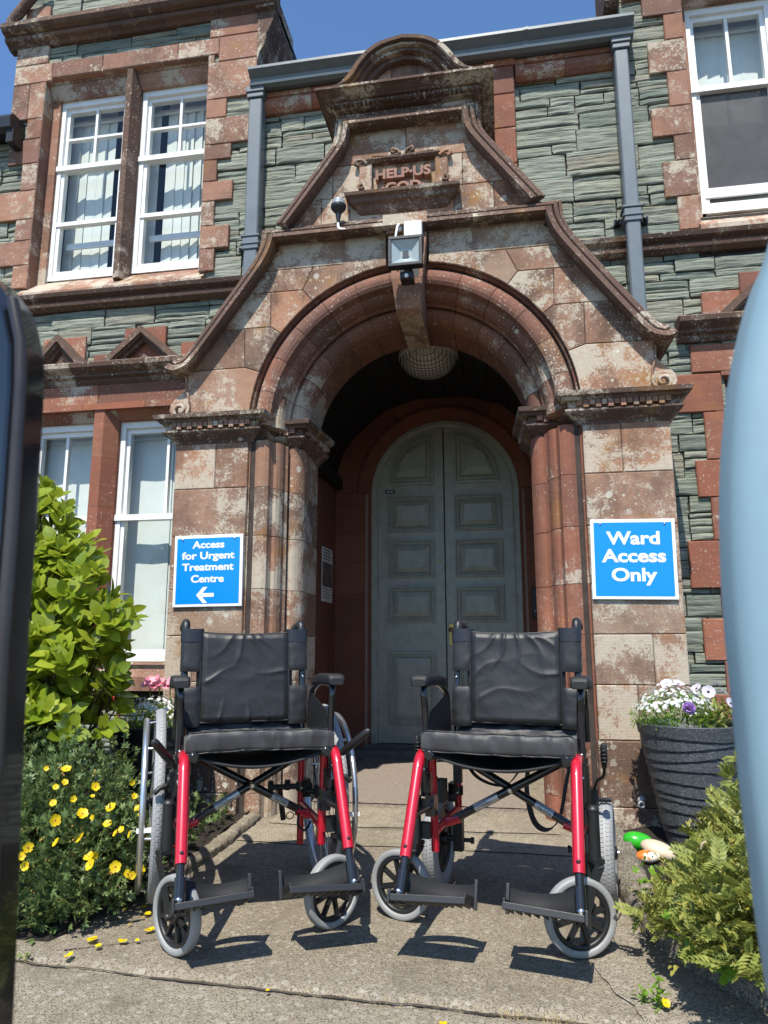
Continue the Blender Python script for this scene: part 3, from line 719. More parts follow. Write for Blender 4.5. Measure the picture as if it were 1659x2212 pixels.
# ================================================================== PORCH
CX, P = -.455, 3.40
PO = thing('entrance_porch', 'carved brown sandstone porch with round arch, HELP US GOD plaque and curved gable', 'porch', (CX, P, 0))
def U(poly, s=1): return [(CX+s*u, z) for u, z in poly]
JZ = [0, .12, .395, .634, .858, 1.09, 1.36, 1.611, 1.86]
for s in (-1, 1):
    mb = MB(); pl = MB()
    for k in range(len(JZ)-1):
        z0, z1 = JZ[k], JZ[k+1]
        lo, hi = .842, 1.245
        if k < 2: e = .028; cuts = [lo-.01, hi+e] if k == 0 else [lo-.01, (lo+.30 if s > 0 else lo+.12), hi+e]
        else: e = 0; cuts = [lo, hi] if k in (3+1, 6) else [lo, {2: 1.02, 3: 1.10, 5: 1.13, 7: 1.02}.get(k, 1.04), hi]
        for a, b in zip(cuts[:-1], cuts[1:]):
            x0, x1 = sorted((CX+s*a, CX+s*b))
            (pl if k < 2 else mb).cbox(x0+.0012, x1-.0012, P-e, W+.02, z0+.0012, z1-.0012, .004)
    o = build(mb, 'pier', M['stone'], PO); build(pl, 'plinth', M['stone_plinth'], o)
    mb = MB(); x0, x1 = sorted((CX+s*.80, CX+s*1.235)); mb.box(x0, x1, P+.012, W+.01, 0, 1.9); build(mb, 'pier_core', M['joint'], o)
# moulded jamb and arch share one profile (radius from the centre line, depth behind the front)
def prof():
    p = [(.8405, .0), (.838, .010), (.830, .012), (.830, .004)]
    for q in np.linspace(-20, 130, 9): p.append((.770+.058*math.cos(R(q)), .058-.058*math.sin(R(-q)*-1)))       # bowtell
    p += [(.728, .040), (.722, .060)]
    for q in np.linspace(0, 90, 5): p.append((.722-.040*math.sin(R(q))*1., .060+.075*(1-math.cos(R(q)))))     # hollow
    p += [(.678, .142), (.672, .150)]
    for q in np.linspace(20, 170, 8): p.append((.655+.028*math.cos(R(q))-.02*(q-20)/150, .205-.046*math.sin(R(q))+.05*(q-20)/150))
    p += [(.612, .262), (.606, .285), (.618, .292), (.618, .33), (.618, .56)]
    return p
PR = prof(); Z0 = 1.94
BK = [(.8405, .56)]
JB = [.0, .12, .395, .634, .858, 1.09, 1.36, 1.611, 1.86]
def jamb_frames(s, z0, z1): return [((CX, P, z), (s, 0, 0), (0, 1, 0)) for z in (z0, z1)]
for s in (-1, 1):
    mb = MB()
    for k in range(len(JB)-1):
        fr = jamb_frames(s, JB[k]+.0015, JB[k+1]-.0015)
        mb.sweep(fr if s > 0 else fr[::-1], PR+BK, True, True, False)
    o = build(mb, 'moulded_jamb', M['stone'] if s < 0 else sandstone('jamb_sandstone', RED, .30, .3, .2, .1), PO)
    mb = MB(); ip = [(min(.838, u+.006), v+.006) for u, v in PR]+[(.838, .55)]
    fr = jamb_frames(s, 0, 1.86); mb.sweep(fr if s > 0 else fr[::-1], ip, True, False); build(mb, 'jamb_core', M['joint'], o)
def arc_frames(a0, a1, n, c=(CX, P, Z0)): return [(c, (math.cos(t), 0, math.sin(t)), (0, 1, 0)) for t in np.linspace(a0, a1, n)]
mb = MB(); NV = 13; g = .0018/.8
for k in range(NV):
    a0, a1 = PI*k/NV+g, PI*(k+1)/NV-g
    mb.sweep(arc_frames(a0, a1, 7), PR+BK, True, True, False)
o = build(mb, 'arch_ring', M['stone_arch'], PO)
mb = MB(); mb.sweep(arc_frames(0, PI, 60), [(min(.838, u+.006), v+.006) for u, v in PR]+[(.838, .55)], True, False); build(mb, 'arch_core', M['joint'], o)
# gable face, stone by stone
def arcp(a, b, n=6, r=.847): return [(r*math.cos(R(q)), Z0+r*math.sin(R(q))) for q in np.linspace(a, b, n)]
SCR = [(1.235, 1.995), (1.275, 2.01), (1.295, 2.045), (1.288, 2.085), (1.262, 2.115), (1.227, 2.14), (1.205, 2.175), (1.196, 2.215), (1.20, 2.262)]
HALF = [
    arcp(82.4, 65)+[(.338, 2.965), (.112, 2.965)],
    arcp(65, 52.7)+[(.566, 2.682), (.509, 2.81), (.338, 2.81)],
    [(.338, 2.81), (.806, 2.81), (.71, 2.93), (.74, 2.965), (.338, 2.965)],
    [(.509, 2.81), (.566, 2.682), (.895, 2.683), (.806, 2.81)],
    arcp(52.7, 36.4)+[(.739, 2.484), (.745, 2.683), (.566, 2.682)],
    [(.745, 2.683), (.739, 2.484), (1.034, 2.484), (.895, 2.683)],
    arcp(36.4, 20.3)+[(.879, 2.264), (.884, 2.484), (.739, 2.484)],
    [(.884, 2.484), (.879, 2.264), (1.19, 2.262), (1.034, 2.484)],
    arcp(20.3, 3.8)+SCR+[(.879, 2.264)],
]
up = lambda z: .66-(z-3.06)*.70 if z < 3.48 else .345
UPPER = []
for z0, z1, cs in ((3.03, 3.205, [-.70, -.47, -.31, .02, .25, .46, .70]), (3.205, 3.395, [-.60, -.41, -.19]), (3.205, 3.395, [.155, .30, .60]), (3.395, 3.66, [-.52, .0, .52])):
    for a, b in zip(cs[:-1], cs[1:]):
        pa, pb = up(z0), up(z1)
        q = [(max(a, -pa), z0), (min(b, pa), z0), (min(b, pb), z1), (max(a, -pb), z1)]
        if q[1][0]-q[0][0] < .01: continue
        if q[2][0]-q[3][0] < .005: q = q[:3] if b > 0 else [q[0], q[1], q[2]]
        UPPER.append(q)
mb = MB()
for poly in HALF:
    for s in (1, -1):
        pp = U(poly, s); 
        if s < 0: pp = pp[::-1]
        mb.prism(inset(pp, .0012), P, P+.05, c=.0035)
for poly in UPPER: mb.prism(inset(U(poly), .0012), P, P+.05, c=.0035)
gw = build(mb, 'gable_wall', M['stone_gable'], PO)
core = MB()
side = SCR[1:]+[(1.19, 2.262), (.73, 2.93), (.74, 3.0), (.66, 3.05), (.365, 3.47), (.335, 3.55), (.335, 3.72)]
side = [(u-.015, z) for u, z in side]
outl = [(.84, 1.90), (1.21, 1.90)]+side+[(-u, z) for u, z in side[::-1]]+[(-1.21, 1.90), (-.84, 1.90)]+[(-.84*math.cos(R(q)), Z0+.84*math.sin(R(q))) for q in np.linspace(3, 177, 40)]
rec = [(-.19, 3.20), (.155, 3.20), (.155, 3.395), (-.19, 3.395)]
core.prism(U(outl), P+.035, W+.02)
build(core, 'gable_core', M['joint'], gw)
# imposts with dentils
def mitre(path, prof2, mb, gapn=None):               # path (x,y); prof (d outward-left, z)
    n = len(path); pts = [np.array(p) for p in path]; fr = []
    for i in range(n):
        a = pts[i]-pts[i-1] if i else pts[1]-pts[0]; b = pts[i+1]-pts[i] if i < n-1 else a
        a = a/np.linalg.norm(a); b = b/np.linalg.norm(b)
        na, nb = np.array([a[1], -a[0]]), np.array([b[1], -b[0]])
        m = na+nb; m = m/(m@m)*2
        fr.append(((pts[i][0], pts[i][1], 0), (m[0], m[1], 0), (0, 0, 1)))
    mb.sweep(fr, prof2, True, True, False)
IMP = [(-.06, 1.845), (.0, 1.850), (.008, 1.868), (.030, 1.885), (.050, 1.900), (.056, 1.908), (.056, 1.916), (.040, 1.918), (.040, 1.955), (.066, 1.957), (.072, 1.968), (.090, 1.975), (.094, 1.996), (.05, 2.004), (-.06, 2.004)]
for s in (-1, 1):
    path = [(CX+s*1.245, W), (CX+s*1.245, P), (CX+s*.815, P), (CX+s*.805, P+.20), (CX+s*.635, P+.20), (CX+s*.612, P+.58)]
    if s > 0: path = path[::-1]
    mb = MB(); mitre(path, IMP, mb)
    o = build(mb, 'impost', M['stone_dark'], PO)
    d = MB()
    def dents(ax, ay, bx, by, n):
        a, b = np.array([ax, ay]), np.array([bx, by]); t = (b-a)/np.linalg.norm(b-a); nn = np.array([t[1], -t[0]]); L = np.linalg.norm(b-a)
        for k in range(n):
            c = a+(b-a)*(k+.5)/n+nn*.047
            h = .036 if k % 2 else .024
            d.obox((c[0], c[1], 1.9565-h/2), (t[0]*L/n*.42, t[1]*L/n*.42, 0), (nn[0]*.016, nn[1]*.016, 0), (0, 0, h/2))
    pp = path if s < 0 else path
    for i, n in ((0, 9), (1, 15), (3, 5), (4, 7)) if s < 0 else ((4, 9), (3, 15), (1, 5), (0, 7)):
        dents(*path[i], *path[i+1], n)
    build(d, 'dentils', M['stone_dress'], o)
    v = MB()                                                    # volute at the foot of the gable
    c = np.array([CX+s*1.226, P, 2.045]); pth = []; rr = []
    for q in np.linspace(0, 2.4*2*PI/2*1.25, 40):
        r = .050-.0135*q/PI*1.1
        if r < .006: break
        pth.append((c[0]+s*r*math.cos(q-.6)*-1, P-.012, c[2]+r*math.sin(q-.6)*-1)); rr.append(.0085)
    v.tube(pth, rr, 7); v.ball((c[0], P-.006, c[2]), .013, .016, .013, 10, 8)
    v.tube([(c[0]-s*.05, P-.01, 2.06), (c[0]-s*.045, P-.01, 2.11), (c[0]-s*.03, P-.01, 2.16), (c[0]-s*.025, P-.01, 2.23)], .006, 6)
    build(v, 'volute', M['stone_gable'], gw)
# copings: moulded band following the gable outline
CPF = [(-.060, .0), (-.060, .018), (-.050, .026), (-.044, .026), (-.044, .012), (-.037, .012), (-.037, .042), (-.028, .054), (-.018, .056), (-.012, .050), (-.012, .030), (-.004, .030), (-.004, .064), (.006, .078), (.030, .088), (.038, .062), (.030, .0), (.024, -.43), (-.030, -.43), (-.030, .0)]
def smooth_path(pts, n=5):
    out = []; k = len(pts)
    for i in range(k-1):
        p0, p1, p2, p3 = [np.array(pts[max(0, min(k-1, j))]) for j in (i-1, i, i+1, i+2)]
        for t in np.linspace(0, 1, n, endpoint=False):
            out.append(.5*((2*p1)+(-p0+p2)*t+(2*p0-5*p1+4*p2-p3)*t*t+(-p0+3*p1-3*p2+p3)*t**3))
    out.append(np.array(pts[-1])); return out
def coping(mb, pts, s, split=(), prof=CPF):
    n = len(pts); fr = []
    for i in range(n):
        a = pts[i]-pts[i-1] if i else pts[1]-pts[0]; b = pts[i+1]-pts[i] if i < n-1 else a
        a = a/np.linalg.norm(a); b = b/np.linalg.norm(b); na = np.array([a[1], -a[0]]); nb = np.array([b[1], -b[0]])
        m = na+nb; m = m/max(m@m, .5)*2
        if s < 0: m = m*np.array([-1, 1]); 
        fr.append(((CX+s*pts[i][0], P, pts[i][1]), (m[0], 0, m[1]), (0, -1, 0)))
    cuts = [0]+list(split)+[n-1]
    for a, b in zip(cuts[:-1], cuts[1:]):
        seg = fr[a:b+1]
        mb.sweep(seg if s > 0 else seg[::-1], prof, True, True, False)
for s in (-1, 1):
    low = [(.0, 2.985), (.35, 2.985), (.70, 2.985)]
    cv = smooth_path([(.742, 2.985), (.748, 2.94), (.775, 2.865), (.83, 2.775), (.98, 2.565), (1.10, 2.40), (1.165, 2.315), (1.20, 2.285), (1.245, 2.272), (1.275, 2.285)], 4)
    full = [np.array(q) for q in low]+cv
    mb = MB(); coping(mb, full, s, (1, 12, 20, 24))
    build(mb, 'coping', M['stone_dark'], PO)
    cv = [np.array((.0, 3.615)), np.array((.30, 3.615))]+smooth_path([(.335, 3.615), (.34, 3.56), (.352, 3.50), (.385, 3.44), (.47, 3.32), (.56, 3.195), (.67, 3.045)], 4)
    mb = MB(); coping(mb, cv, s, (1, 12, 18))
    build(mb, 'coping', M['stone_dark'], PO)
mb = MB()
mb.box(CX-.115, CX+.115, P-.088, P+.01, 2.955, 3.015); mb.box(CX-.10, CX+.10, P-.06, P+.0, 2.925, 2.953)
build(mb, 'string_block', M['stone_gable'], PO)
# crowning cornice
mb = MB(); CR = [(-.05, 3.615), (.012, 3.620), (.028, 3.640), (.034, 3.668), (.022, 3.690), (.010, 3.692), (.016, 3.712), (.045, 3.716), (.050, 3.730), (.062, 3.735), (.070, 3.752), (.075, 3.776), (.092, 3.780), (.096, 3.790), (.11, 3.805), (.135, 3.835), (.150, 3.842), (.150, 3.872), (-.05, 3.885)]
CR = [(d, 3.615+(z-3.615)*.60) for d, z in CR]
hw = .268
CR = [(d*1.0, 3.655+(z-3.615)*.455/.60) for d, z in CR]
mitre([(CX-hw-.06, W), (CX-hw-.06, P), (CX+hw+.06, P), (CX+hw+.06, W)], CR, mb)
cr = build(mb, 'crown_cornice', M['stone_dark'], PO)
mb = MB()
for a, b in ((CX-hw-.045, CX-.06), (CX-.06, CX+hw+.045)):
    rl = [(P+.05, 3.635), (P-.005, 3.637), (P-.022, 3.643), (P-.030, 3.650), (P-.028, 3.664), (P-.018, 3.672), (P+.05, 3.674)]
    mb.loft([[(x, y, z) for y, z in rl] for x in (a+.001, b-.001)], True, True, False)
build(mb, 'frieze_roll', M['stone_gable'], PO)
d = MB()
for k in range(34):
    x = CX-hw-.15+(2*hw+.30)*(k+.5)/34; d.box(x-.005, x+.005, P-.092, P-.06, 3.700, 3.713)
build(d, 'bead_row', M['stone_dark'], cr)
# segmental pediment with flared ends
ZB = 3.775
outer = smooth_path([(.41, ZB-.005), (.345, ZB+.012), (.30, ZB+.055), (.262, ZB+.115), (.205, ZB+.185), (.12, ZB+.238), (.0, ZB+.262)], 3)
full = [(u, z) for u, z in outer]+[(-u, z) for u, z in outer[::-1][1:]]
def ring(full, sc0, sc1, z0):
    o = [(u*sc0, z0+(z-z0)*sc0) for u, z in full]; i = [(u*sc1, z0+(z-z0)*sc1) for u, z in full]
    return o, i
mb = MB()
for (a, b, yf) in ((1.0, .90, P-.15), (.90, .84, P-.128), (.84, .76, P-.105), (.76, .66, P-.075)):
    o_, i_ = ring(full, a, b, ZB)
    n = len(o_)
    for lo, hi in ((0, n//3), (n//3, 2*n//3), (2*n//3, n-1)):
        poly = o_[lo:hi+1]+i_[lo:hi+1][::-1]
        mb.prism(inset(U(poly), .0006), yf, W-.05, c=.002)
pe = build(mb, 'segmental_pediment', M['stone_dark'], PO)
mb = MB()
_, ty = ring(full, 1, .67, ZB)
arch_z = lambda u: np.interp(u, [q[0] for q in ty[::-1]], [q[1] for q in ty[::-1]])
for a, b in ((-.26, -.075), (-.075, .07), (.07, .26)):
    us = np.linspace(a, b, 7); poly = [(a, ZB-.02), (b, ZB-.02)]+[(u, max(ZB-.01, float(arch_z(u)))) for u in us[::-1]]
    mb.prism(inset(U(poly), .001), P-.035, W-.1, c=.002)
build(mb, 'tympanum', M['stone_gable'], pe)
# plaque: recess, moulded head and sill, raised words, scrolled frame
mb = MB()
zc0, zc1, ua, ub = 3.205, 3.395, -.19, .155
mb.box(CX+ua, CX+ub, P+.034, P+.06, zc0, zc1)
pq = build(mb, 'plaque', M['stone_gable'], PO)
mb = MB()
put_text(mb, 'HELP·US', CX-.018, P+.010, 3.286, .055, .30, .020, .0032)
build(mb, 'raised_lettering', plain('carved_letter_stone', (.27, .15, .11), .9, var=.2, bump=.3, bscale=150), pq); mb = MB()
put_text(mb, '·GOD·', CX-.018, P+.010, 3.203, .055, .235, .020, .0032)
build(mb, 'raised_lettering', bpy.data.materials['carved_letter_stone'], pq)
mb = MB()
mb.sweep([((CX+ua-.03, P, 3.385), (0, -1, 0), (0, 0, 1)), ((CX+ub+.03, P, 3.385), (0, -1, 0), (0, 0, 1))], [(-.035, .010), (.004, .008), (.012, .014), (.018, .020), (.018, .028), (-.035, .028)][::-1])
SI = [(-.05, 3.075), (.005, 3.082), (.022, 3.100), (.030, 3.118), (.052, 3.130), (.060, 3.150), (.078, 3.160), (.082, 3.176), (.03, 3.192), (-.05, 3.205)]
mitre([(CX-.245, P+.03), (CX-.245, P), (CX+.205, P), (CX+.205, P+.03)], SI, mb)
build(mb, 'plaque_sill', M['stone_dark'], pq)
mb = MB()
for s, x in ((-1, CX-.225), (1, CX+.19)):
    mb.cbox(x-.035, x+.035, P-.012, P+.02, 3.205, 3.375, .006)
    mb.tube([(x+s*.005, P-.014, 3.24), (x+s*.03, P-.018, 3.23), (x+s*.035, P-.018, 3.25), (x+s*.015, P-.018, 3.262)], .009, 7)
    mb.tube([(x-s*.01, P-.012, 3.385), (x+s*.02, P-.016, 3.405), (x+s*.045, P-.024, 3.40), (x+s*.05, P-.024, 3.375), (x+s*.035, P-.022, 3.37)], .011, 7)
    mb.tube([(CX-.02+s*.015, P-.004, 3.43), (CX-.02+s*.03, P-.008, 3.45), (CX-.02+s*.055, P-.008, 3.46), (CX-.02+s*.06, P-.008, 3.44), (CX-.02+s*.045, P-.006, 3.437)], .0085, 7)
    mb.tube([(CX-.02+s*.02, P-.002, 3.43), (CX-.02+s*.07, P-.002, 3.42), (CX-.02+s*.16, P-.002, 3.432), (CX-.02+s*.20, P-.002, 3.41)], .006, 6)
build(mb, 'plaque_scroll', M['stone_gable'], pq)
# keystone
mb = MB()
ks = [[(-.105, 2.925), (.105, 2.925), (.070, 2.42), (-.070, 2.42)]]
mb.loft([[(CX+.008+u, y, z) for u, y, z in ((-hw2, P-pz, z), (hw2, P-pz, z), (hw2, P+.45, z), (-hw2, P+.45, z))] for hw2, pz, z in ((.063, .000, 2.492), (.065, .035, 2.510), (.070, .062, 2.56), (.080, .075, 2.66), (.092, .060, 2.80), (.102, .045, 2.925))], True, True, False)
build(mb, 'keystone', M['stone_dress'], PO, bevel=.004)
# inside of the porch -----------------------------------------------------
DY, IY = 5.40, P+.56
zz = [0, .30, .52, .75, .97, 1.20, 1.43, 1.66, 1.90, 2.14]
for s in (-1, 1):
    mb = MB(); jt = MB()
    for k in range(len(zz)-1):
        z0, z1 = zz[k]+.0007, zz[k+1]-.0007
        x0, x1 = sorted((CX+s*.858, CX+s*1.02)); mb.box(x0, x1, 4.94+.001, DY+.03, z0, z1)
        x0, x1 = sorted((CX+s*1.021, CX+s*1.25)); mb.box(x0, x1, 4.94, DY, z0, z1)
        x0, x1 = sorted((CX+s*1.20, CX+s*1.30)); mb.box(x0, x1, W+.03, 4.94, z0, z1)
        zq = min(z1, 1.988)
        x0, x1 = sorted((CX+s*.615, CX+s*.857)); mb.box(x0, x1, DY-.001, DY+.2, z0, zq)
        x0, x1 = sorted((CX+s*.575, CX+s*.614)); mb.box(x0, x1, DY+.03, DY+.2, z0, zq)
    iw = build(mb, 'inner_wall', M['stone_in'], PO)
    x0, x1 = sorted((CX+s*.862, CX+s*1.24)); jt.box(x0, x1, 4.944, DY+.05, 0, 2.1)
    x0, x1 = sorted((CX+s*.60, CX+s*.9)); jt.box(x0, x1, DY+.006, DY+.15, 0, 1.98)
    build(jt, 'joint_fill', M['joint_in'], iw)
mb = MB(); NS = 9; zc = 1.99
for k in range(NS):
    a0, a1 = PI*k/NS+.0022, PI*(k+1)/NS-.0022
    mb.sweep(arc_frames(a0, a1, 7, (CX, DY, zc)), [(.90, .0), (.72, .0), (.69, .006), (.68, -.012), (.655, -.016), (.64, .0), (.615, .03), (.575, .05), (.575, .2), (.90, .2)], True, True, False)
o = build(mb, 'door_arch', M['stone_in'], PO)
mb = MB(); mb.sweep(arc_frames(0, PI, 40, (CX, DY, zc)), [(1.25, .006), (.585, .045), (.585, .15), (1.25, .15)], True, False); build(mb, 'joint_fill', M['joint_in'], o)
oct_ = [(1.26, 2.02), (.86, 2.12), (.80, 2.32), (.695, 2.46), (.46, 2.66), (.2, 2.74), (-.2, 2.74), (-.46, 2.66), (-.695, 2.46), (-.80, 2.32), (-.86, 2.12), (-1.26, 2.02)]
mb = MB(); n = 9
for (a, b) in zip(oct_[:-1], oct_[1:]):
    m = max(1, int(math.hypot(a[0]-b[0], a[1]-b[1])/.075))
    for j in range(m):
        t0, t1 = j/m+.02/m, (j+1)/m-.02/m
        p = [(CX+a[0]+(b[0]-a[0])*t, a[1]+(b[1]-a[1])*t) for t in (t0, t1)]
        mb.prism([p[0], (p[0][0], p[0][1]+.03), (p[1][0], p[1][1]+.03), p[1]], W+.115, DY-.002)
mb.box(CX-1.35, CX+1.35, W+.115, DY+.3, 2.80, 2.85)
for s in (-1, 1): x0, x1 = sorted((CX+s*.80, CX+s*1.28)); mb.box(x0, x1, W+.12, DY-.004, 2.02, 2.10)
build(mb, 'boarded_ceiling', M['blackwood'], PO)
mb = MB(); mb.box(CX-.86, CX+.86, DY-.16, DY+.15, 0, .062); mb.box(CX-.60, CX+.60, DY-.02, DY+.12, .062, .082)
build(mb, 'door_step', plain('stone_step', (.13, .12, .115), .8, var=.25, bump=.3, bscale=90), PO)
mb = MB(); mb.box(CX-1.3, CX+1.3, DY+.21, DY+.26, 0, 3.0); build(mb, 'rear_wall', M['room'], PO)
# door frame and two leaves
def arch_poly(r, spring, zb, n=24): return [(-r, zb), (r, zb)]+[(r*math.cos(t), spring+r*math.sin(t)) for t in np.linspace(0, PI, n)]
mb = MB(); fr = [((CX, DY+.05, z), (s_, 0, 0), (0, 1, 0)) for s_, z in ()]
pf = [(.575, .0), (.575, .06), (.525, .06), (.525, .02), (.532, .006), (.545, .0)]
for s in (-1, 1):
    f2 = [((CX, DY+.045, z), (s, 0, 0), (0, 1, 0)) for z in (.082, zc)]; mb.sweep(f2 if s > 0 else f2[::-1], pf, True, False)
mb.sweep(arc_frames(0, PI, 32, (CX, DY+.045, zc)), pf, True, False)
build(mb, 'door_frame', M['door'], PO)
ys = DY+.062
def panel(mb, poly, scaled=False):
    rings = [(0, .001), (.003, -.017), (.014, -.019), (.022, -.003), (.028, -.003), (.034, -.009), (.044, -.002), (.048, -.012), (.082, -.022)]
    if scaled:
        c_ = np.mean(np.array(poly), 0)*.62+np.array([(min(q[0] for q in poly)+max(q[0] for q in poly))/2, (min(q[1] for q in poly)+max(q[1] for q in poly))/2])*.38
        R_ = [[(c_[0]+(x-c_[0])*(1-i/.145), ys+d, c_[1]+(z-c_[1])*(1-i/.145)) for x, z in poly] for i, d in rings]
    else: R_ = [[(x, ys+d, z) for x, z in (inset(poly, i) if i else poly)] for i, d in rings]
    mb.loft(R_, True, False, False); mb.add(R_[-1], [tuple(range(len(poly)))])
for s in (-1, 1):
    mb = MB()
    r = .527
    poly = [(.004, .086), (r, .086), (r, zc)]+[(r*math.cos(t), zc+r*math.sin(t)) for t in np.linspace(0, PI/2-.008, 14)][1:]
    pp = U(poly, s); mb.prism(pp if s > 0 else pp[::-1], ys, ys+.045, c=.002)
    leaf = build(mb, 'door_leaf', M['door'], PO)
    for z0, z1 in ((1.675, 1.965), (1.315, 1.613), (.975, 1.253), (.22, .755)):
        x0, x1 = sorted((CX+s*.075, CX+s*.447)); pm = MB(); panel(pm, [(x0, z0), (x1, z0), (x1, z1), (x0, z1)]); build(pm, 'door_panel', M['door'], leaf)
    q = [(.078, 2.05), (.440, 2.05)]+[(.078+.362*math.cos(t), 2.05+.40*math.sin(t)) for t in np.linspace(.12, PI/2, 9)]
    pp = U(q, s); pm = MB(); panel(pm, pp if s > 0 else pp[::-1], True); build(pm, 'door_panel', M['door'], leaf)
    x0, x1 = sorted((CX+s*.09, CX+s*.44))
    for za, zb in ((.84, .855), (.13, .14)): pm = MB(); pm.box(x0, x1, ys-.005, ys, za, zb); build(pm, 'door_bead', M['door'], leaf)
    if s < 0:
        pm = MB(); pm.lathe([(.011, 0), (.013, .004), (.008, .008), (.006, .006)], (CX-.04, ys, 1.444), (0, -1, 0), 12); pm.ball((CX-.258, ys-.016, 1.775), .006, .004, .009, 8, 6); build(pm, 'door_lock', M['brass'], leaf)
        pm = MB(); pm.box(CX-.468, CX-.390, ys-.004, ys, 1.990, 2.022); nb = build(pm, 'number_plate', M['ink'], leaf)
        pm = MB(); put_text(pm, 'G 01', CX-.429, ys-.0045, 1.998, .017, .05, .0005, .0006, 1); build(pm, 'number_plate_text', [M['ink'], M['signwhite']], leaf)
    else:
        pm = MB(); pm.cbox(CX+.02, CX+.058, ys-.006, ys, .80, .965, .003); pm.ball((CX+.038, ys-.04, .92), .018, .02, .018, 12, 8); pm.tube([(CX+.038, ys, .92), (CX+.038, ys-.03, .92)], .008, 8); build(pm, 'door_handle', M['brass'], leaf)
# things fixed to the porch --------------------------------------------------
t = thing('ceiling_lamp', 'domed opal glass lamp under a wire guard on the black porch ceiling', 'lamp', (CX-.01, 4.5, 2.70))
mb = MB(); pf = [(.19*math.cos(a), 2.70-.13*math.sin(a)) for a in np.linspace(0, PI/2-.03, 9)]
mb.lathe([(.2, 2.745), (.2, 2.70)]+pf, (CX-.01, 4.5, 0), n=28); build(mb, 'glass_bowl', M['bulkhead'], t)
mb = MB(); c0 = (CX-.01, 4.5)
for i in np.arange(-.18, .181, .024):
    a = []; b = []
    for q in np.linspace(-1, 1, 17):
        l = math.sqrt(max(0, .193**2-i*i))*q; rr = min(1, math.hypot(i, l)/.193); z = 2.70-.134*math.sqrt(max(0, 1-rr*rr))
        a.append((c0[0]+i, c0[1]+l, z)); b.append((c0[0]+l, c0[1]+i, z))
    mb.tube(a, .0016, 4, False); mb.tube(b, .0016, 4, False)
build(mb, 'wire_guard', M['mortar'], t)
def signboard(name, label, x0, x1, z0, z1, tilt, lines, arrow=None):
    cx_, cz_ = (x0+x1)/2, (z0+z1)/2; hw_, hh_ = (x1-x0)/2, (z1-z0)/2
    t = thing(name, label, 'sign', (cx_, P-.003, cz_)); t.rotation_euler = (0, tilt, 0)
    def pt(mb_, nm, m, par): return build(mb_, nm, m, par, local=True)
    mb = MB(); mb.cbox(-hw_, hw_, -.012, -.001, -hh_, hh_, .002); pt(mb, 'sign_board', M['signwhite'], t)
    mb = MB(); b = .015; mb.box(-hw_+b, hw_-b, -.0128, -.0119, -hh_+b, hh_-b); f = pt(mb, 'blue_face', M['sign'], t)
    for txt, dx, zb, cap, wd in lines:
        mb = MB(); put_text(mb, txt, dx, -.0134, hh_-zb, cap, wd, .0004, cap*.042); pt(mb, 'lettering', M['signwhite'], f)
    if arrow:
        mb = MB()
        ax, az, wv, hv = arrow; ax, az = ax, hh_-az
        mb.prism([(ax+wv/2, az-.0105), (ax+wv/2, az+.0105), (ax-wv/2+.02, az+.0105), (ax-wv/2+.005, az)] if False else [(ax-wv/2+.03, az-.0095), (ax+wv/2, az-.0095), (ax+wv/2, az+.0095), (ax-wv/2+.03, az+.0095)], -.0136, -.0126)
        h = hv/2
        mb.prism([(ax-wv/2, az), (ax-wv/2+.036, az+h), (ax-wv/2+.060, az+h), (ax-wv/2+.024, az), (ax-wv/2+.060, az-h), (ax-wv/2+.036, az-h)], -.0138, -.0126)
        pt(mb, 'arrow', M['signwhite'], f)
    for sx in (-1, 1):
        mb = MB(); mb.lathe([(.006, 0), (.0055, .003), (.002, .005)], (sx*(hw_-.045), -.0125, hh_-.022), (0, -1, 0), 10); pt(mb, 'screw', M['alu'], t)
    return t
signboard('direction_sign', 'square blue and white sign reading Access for Urgent Treatment Centre with a left arrow', -1.668, -1.300, 1.001, 1.365, R(-.6),
          [('Access', .0, .066, .037, .172), ('for Urgent', .0, .122, .037, .283), ('Treatment', .0, .180, .037, .276), ('Centre', .0, .240, .037, .176)], (-.01, .305, .094, .080))
signboard('ward_sign', 'square blue and white sign reading Ward Access Only on the right pier', .394, .769, 1.013, 1.383, R(1.0),
          [('Ward', .0, .116, .060, .236), ('Access', .0, .198, .060, .283), ('Only', .0, .285, .060, .200)])
t = thing('floodlight', 'square black LED floodlight with motion sensor above the arch', 'floodlight', (CX+.02, 3.22, 2.71))
mb = MB()
fx0, fx1, fz0, fz1 = CX-.064, CX+.106, 2.635, 2.794; e = .017
mb.box(fx0, fx1, 3.160, 3.205, fz0, fz0+e); mb.box(fx0, fx1, 3.160, 3.205, fz1-e, fz1); mb.box(fx0, fx0+e, 3.160, 3.205, fz0+e, fz1-e); mb.box(fx1-e, fx1, 3.160, 3.205, fz0+e, fz1-e)
mb.box(fx0+.004, fx1-.004, 3.196, 3.215, fz0+.004, fz1-.004); mb.cbox(CX-.05, CX+.09, 3.215, 3.235, 2.655, 2.775, .004)
h = build(mb, 'housing', M['blackplastic'], t, bevel=.003)
mb = MB(); o4 = [(fx0+e, fz0+e), (fx1-e, fz0+e), (fx1-e, fz1-e), (fx0+e, fz1-e)]; cxl, czl = (fx0+fx1)/2, (fz0+fz1)/2
i4 = [(cxl+(x-cxl)*.42, czl+(z-czl)*.42) for x, z in o4]
for k in range(4):
    j = (k+1) % 4; mb.add([(o4[k][0], 3.168, o4[k][1]), (o4[j][0], 3.168, o4[j][1]), (i4[j][0], 3.1935, i4[j][1]), (i4[k][0], 3.1935, i4[k][1])], [(0, 1, 2, 3)])
mb.add([(x, 3.1935, z) for x, z in i4], [(0, 1, 2, 3)]); gl = build(mb, 'reflector', M['lampglass'], t)
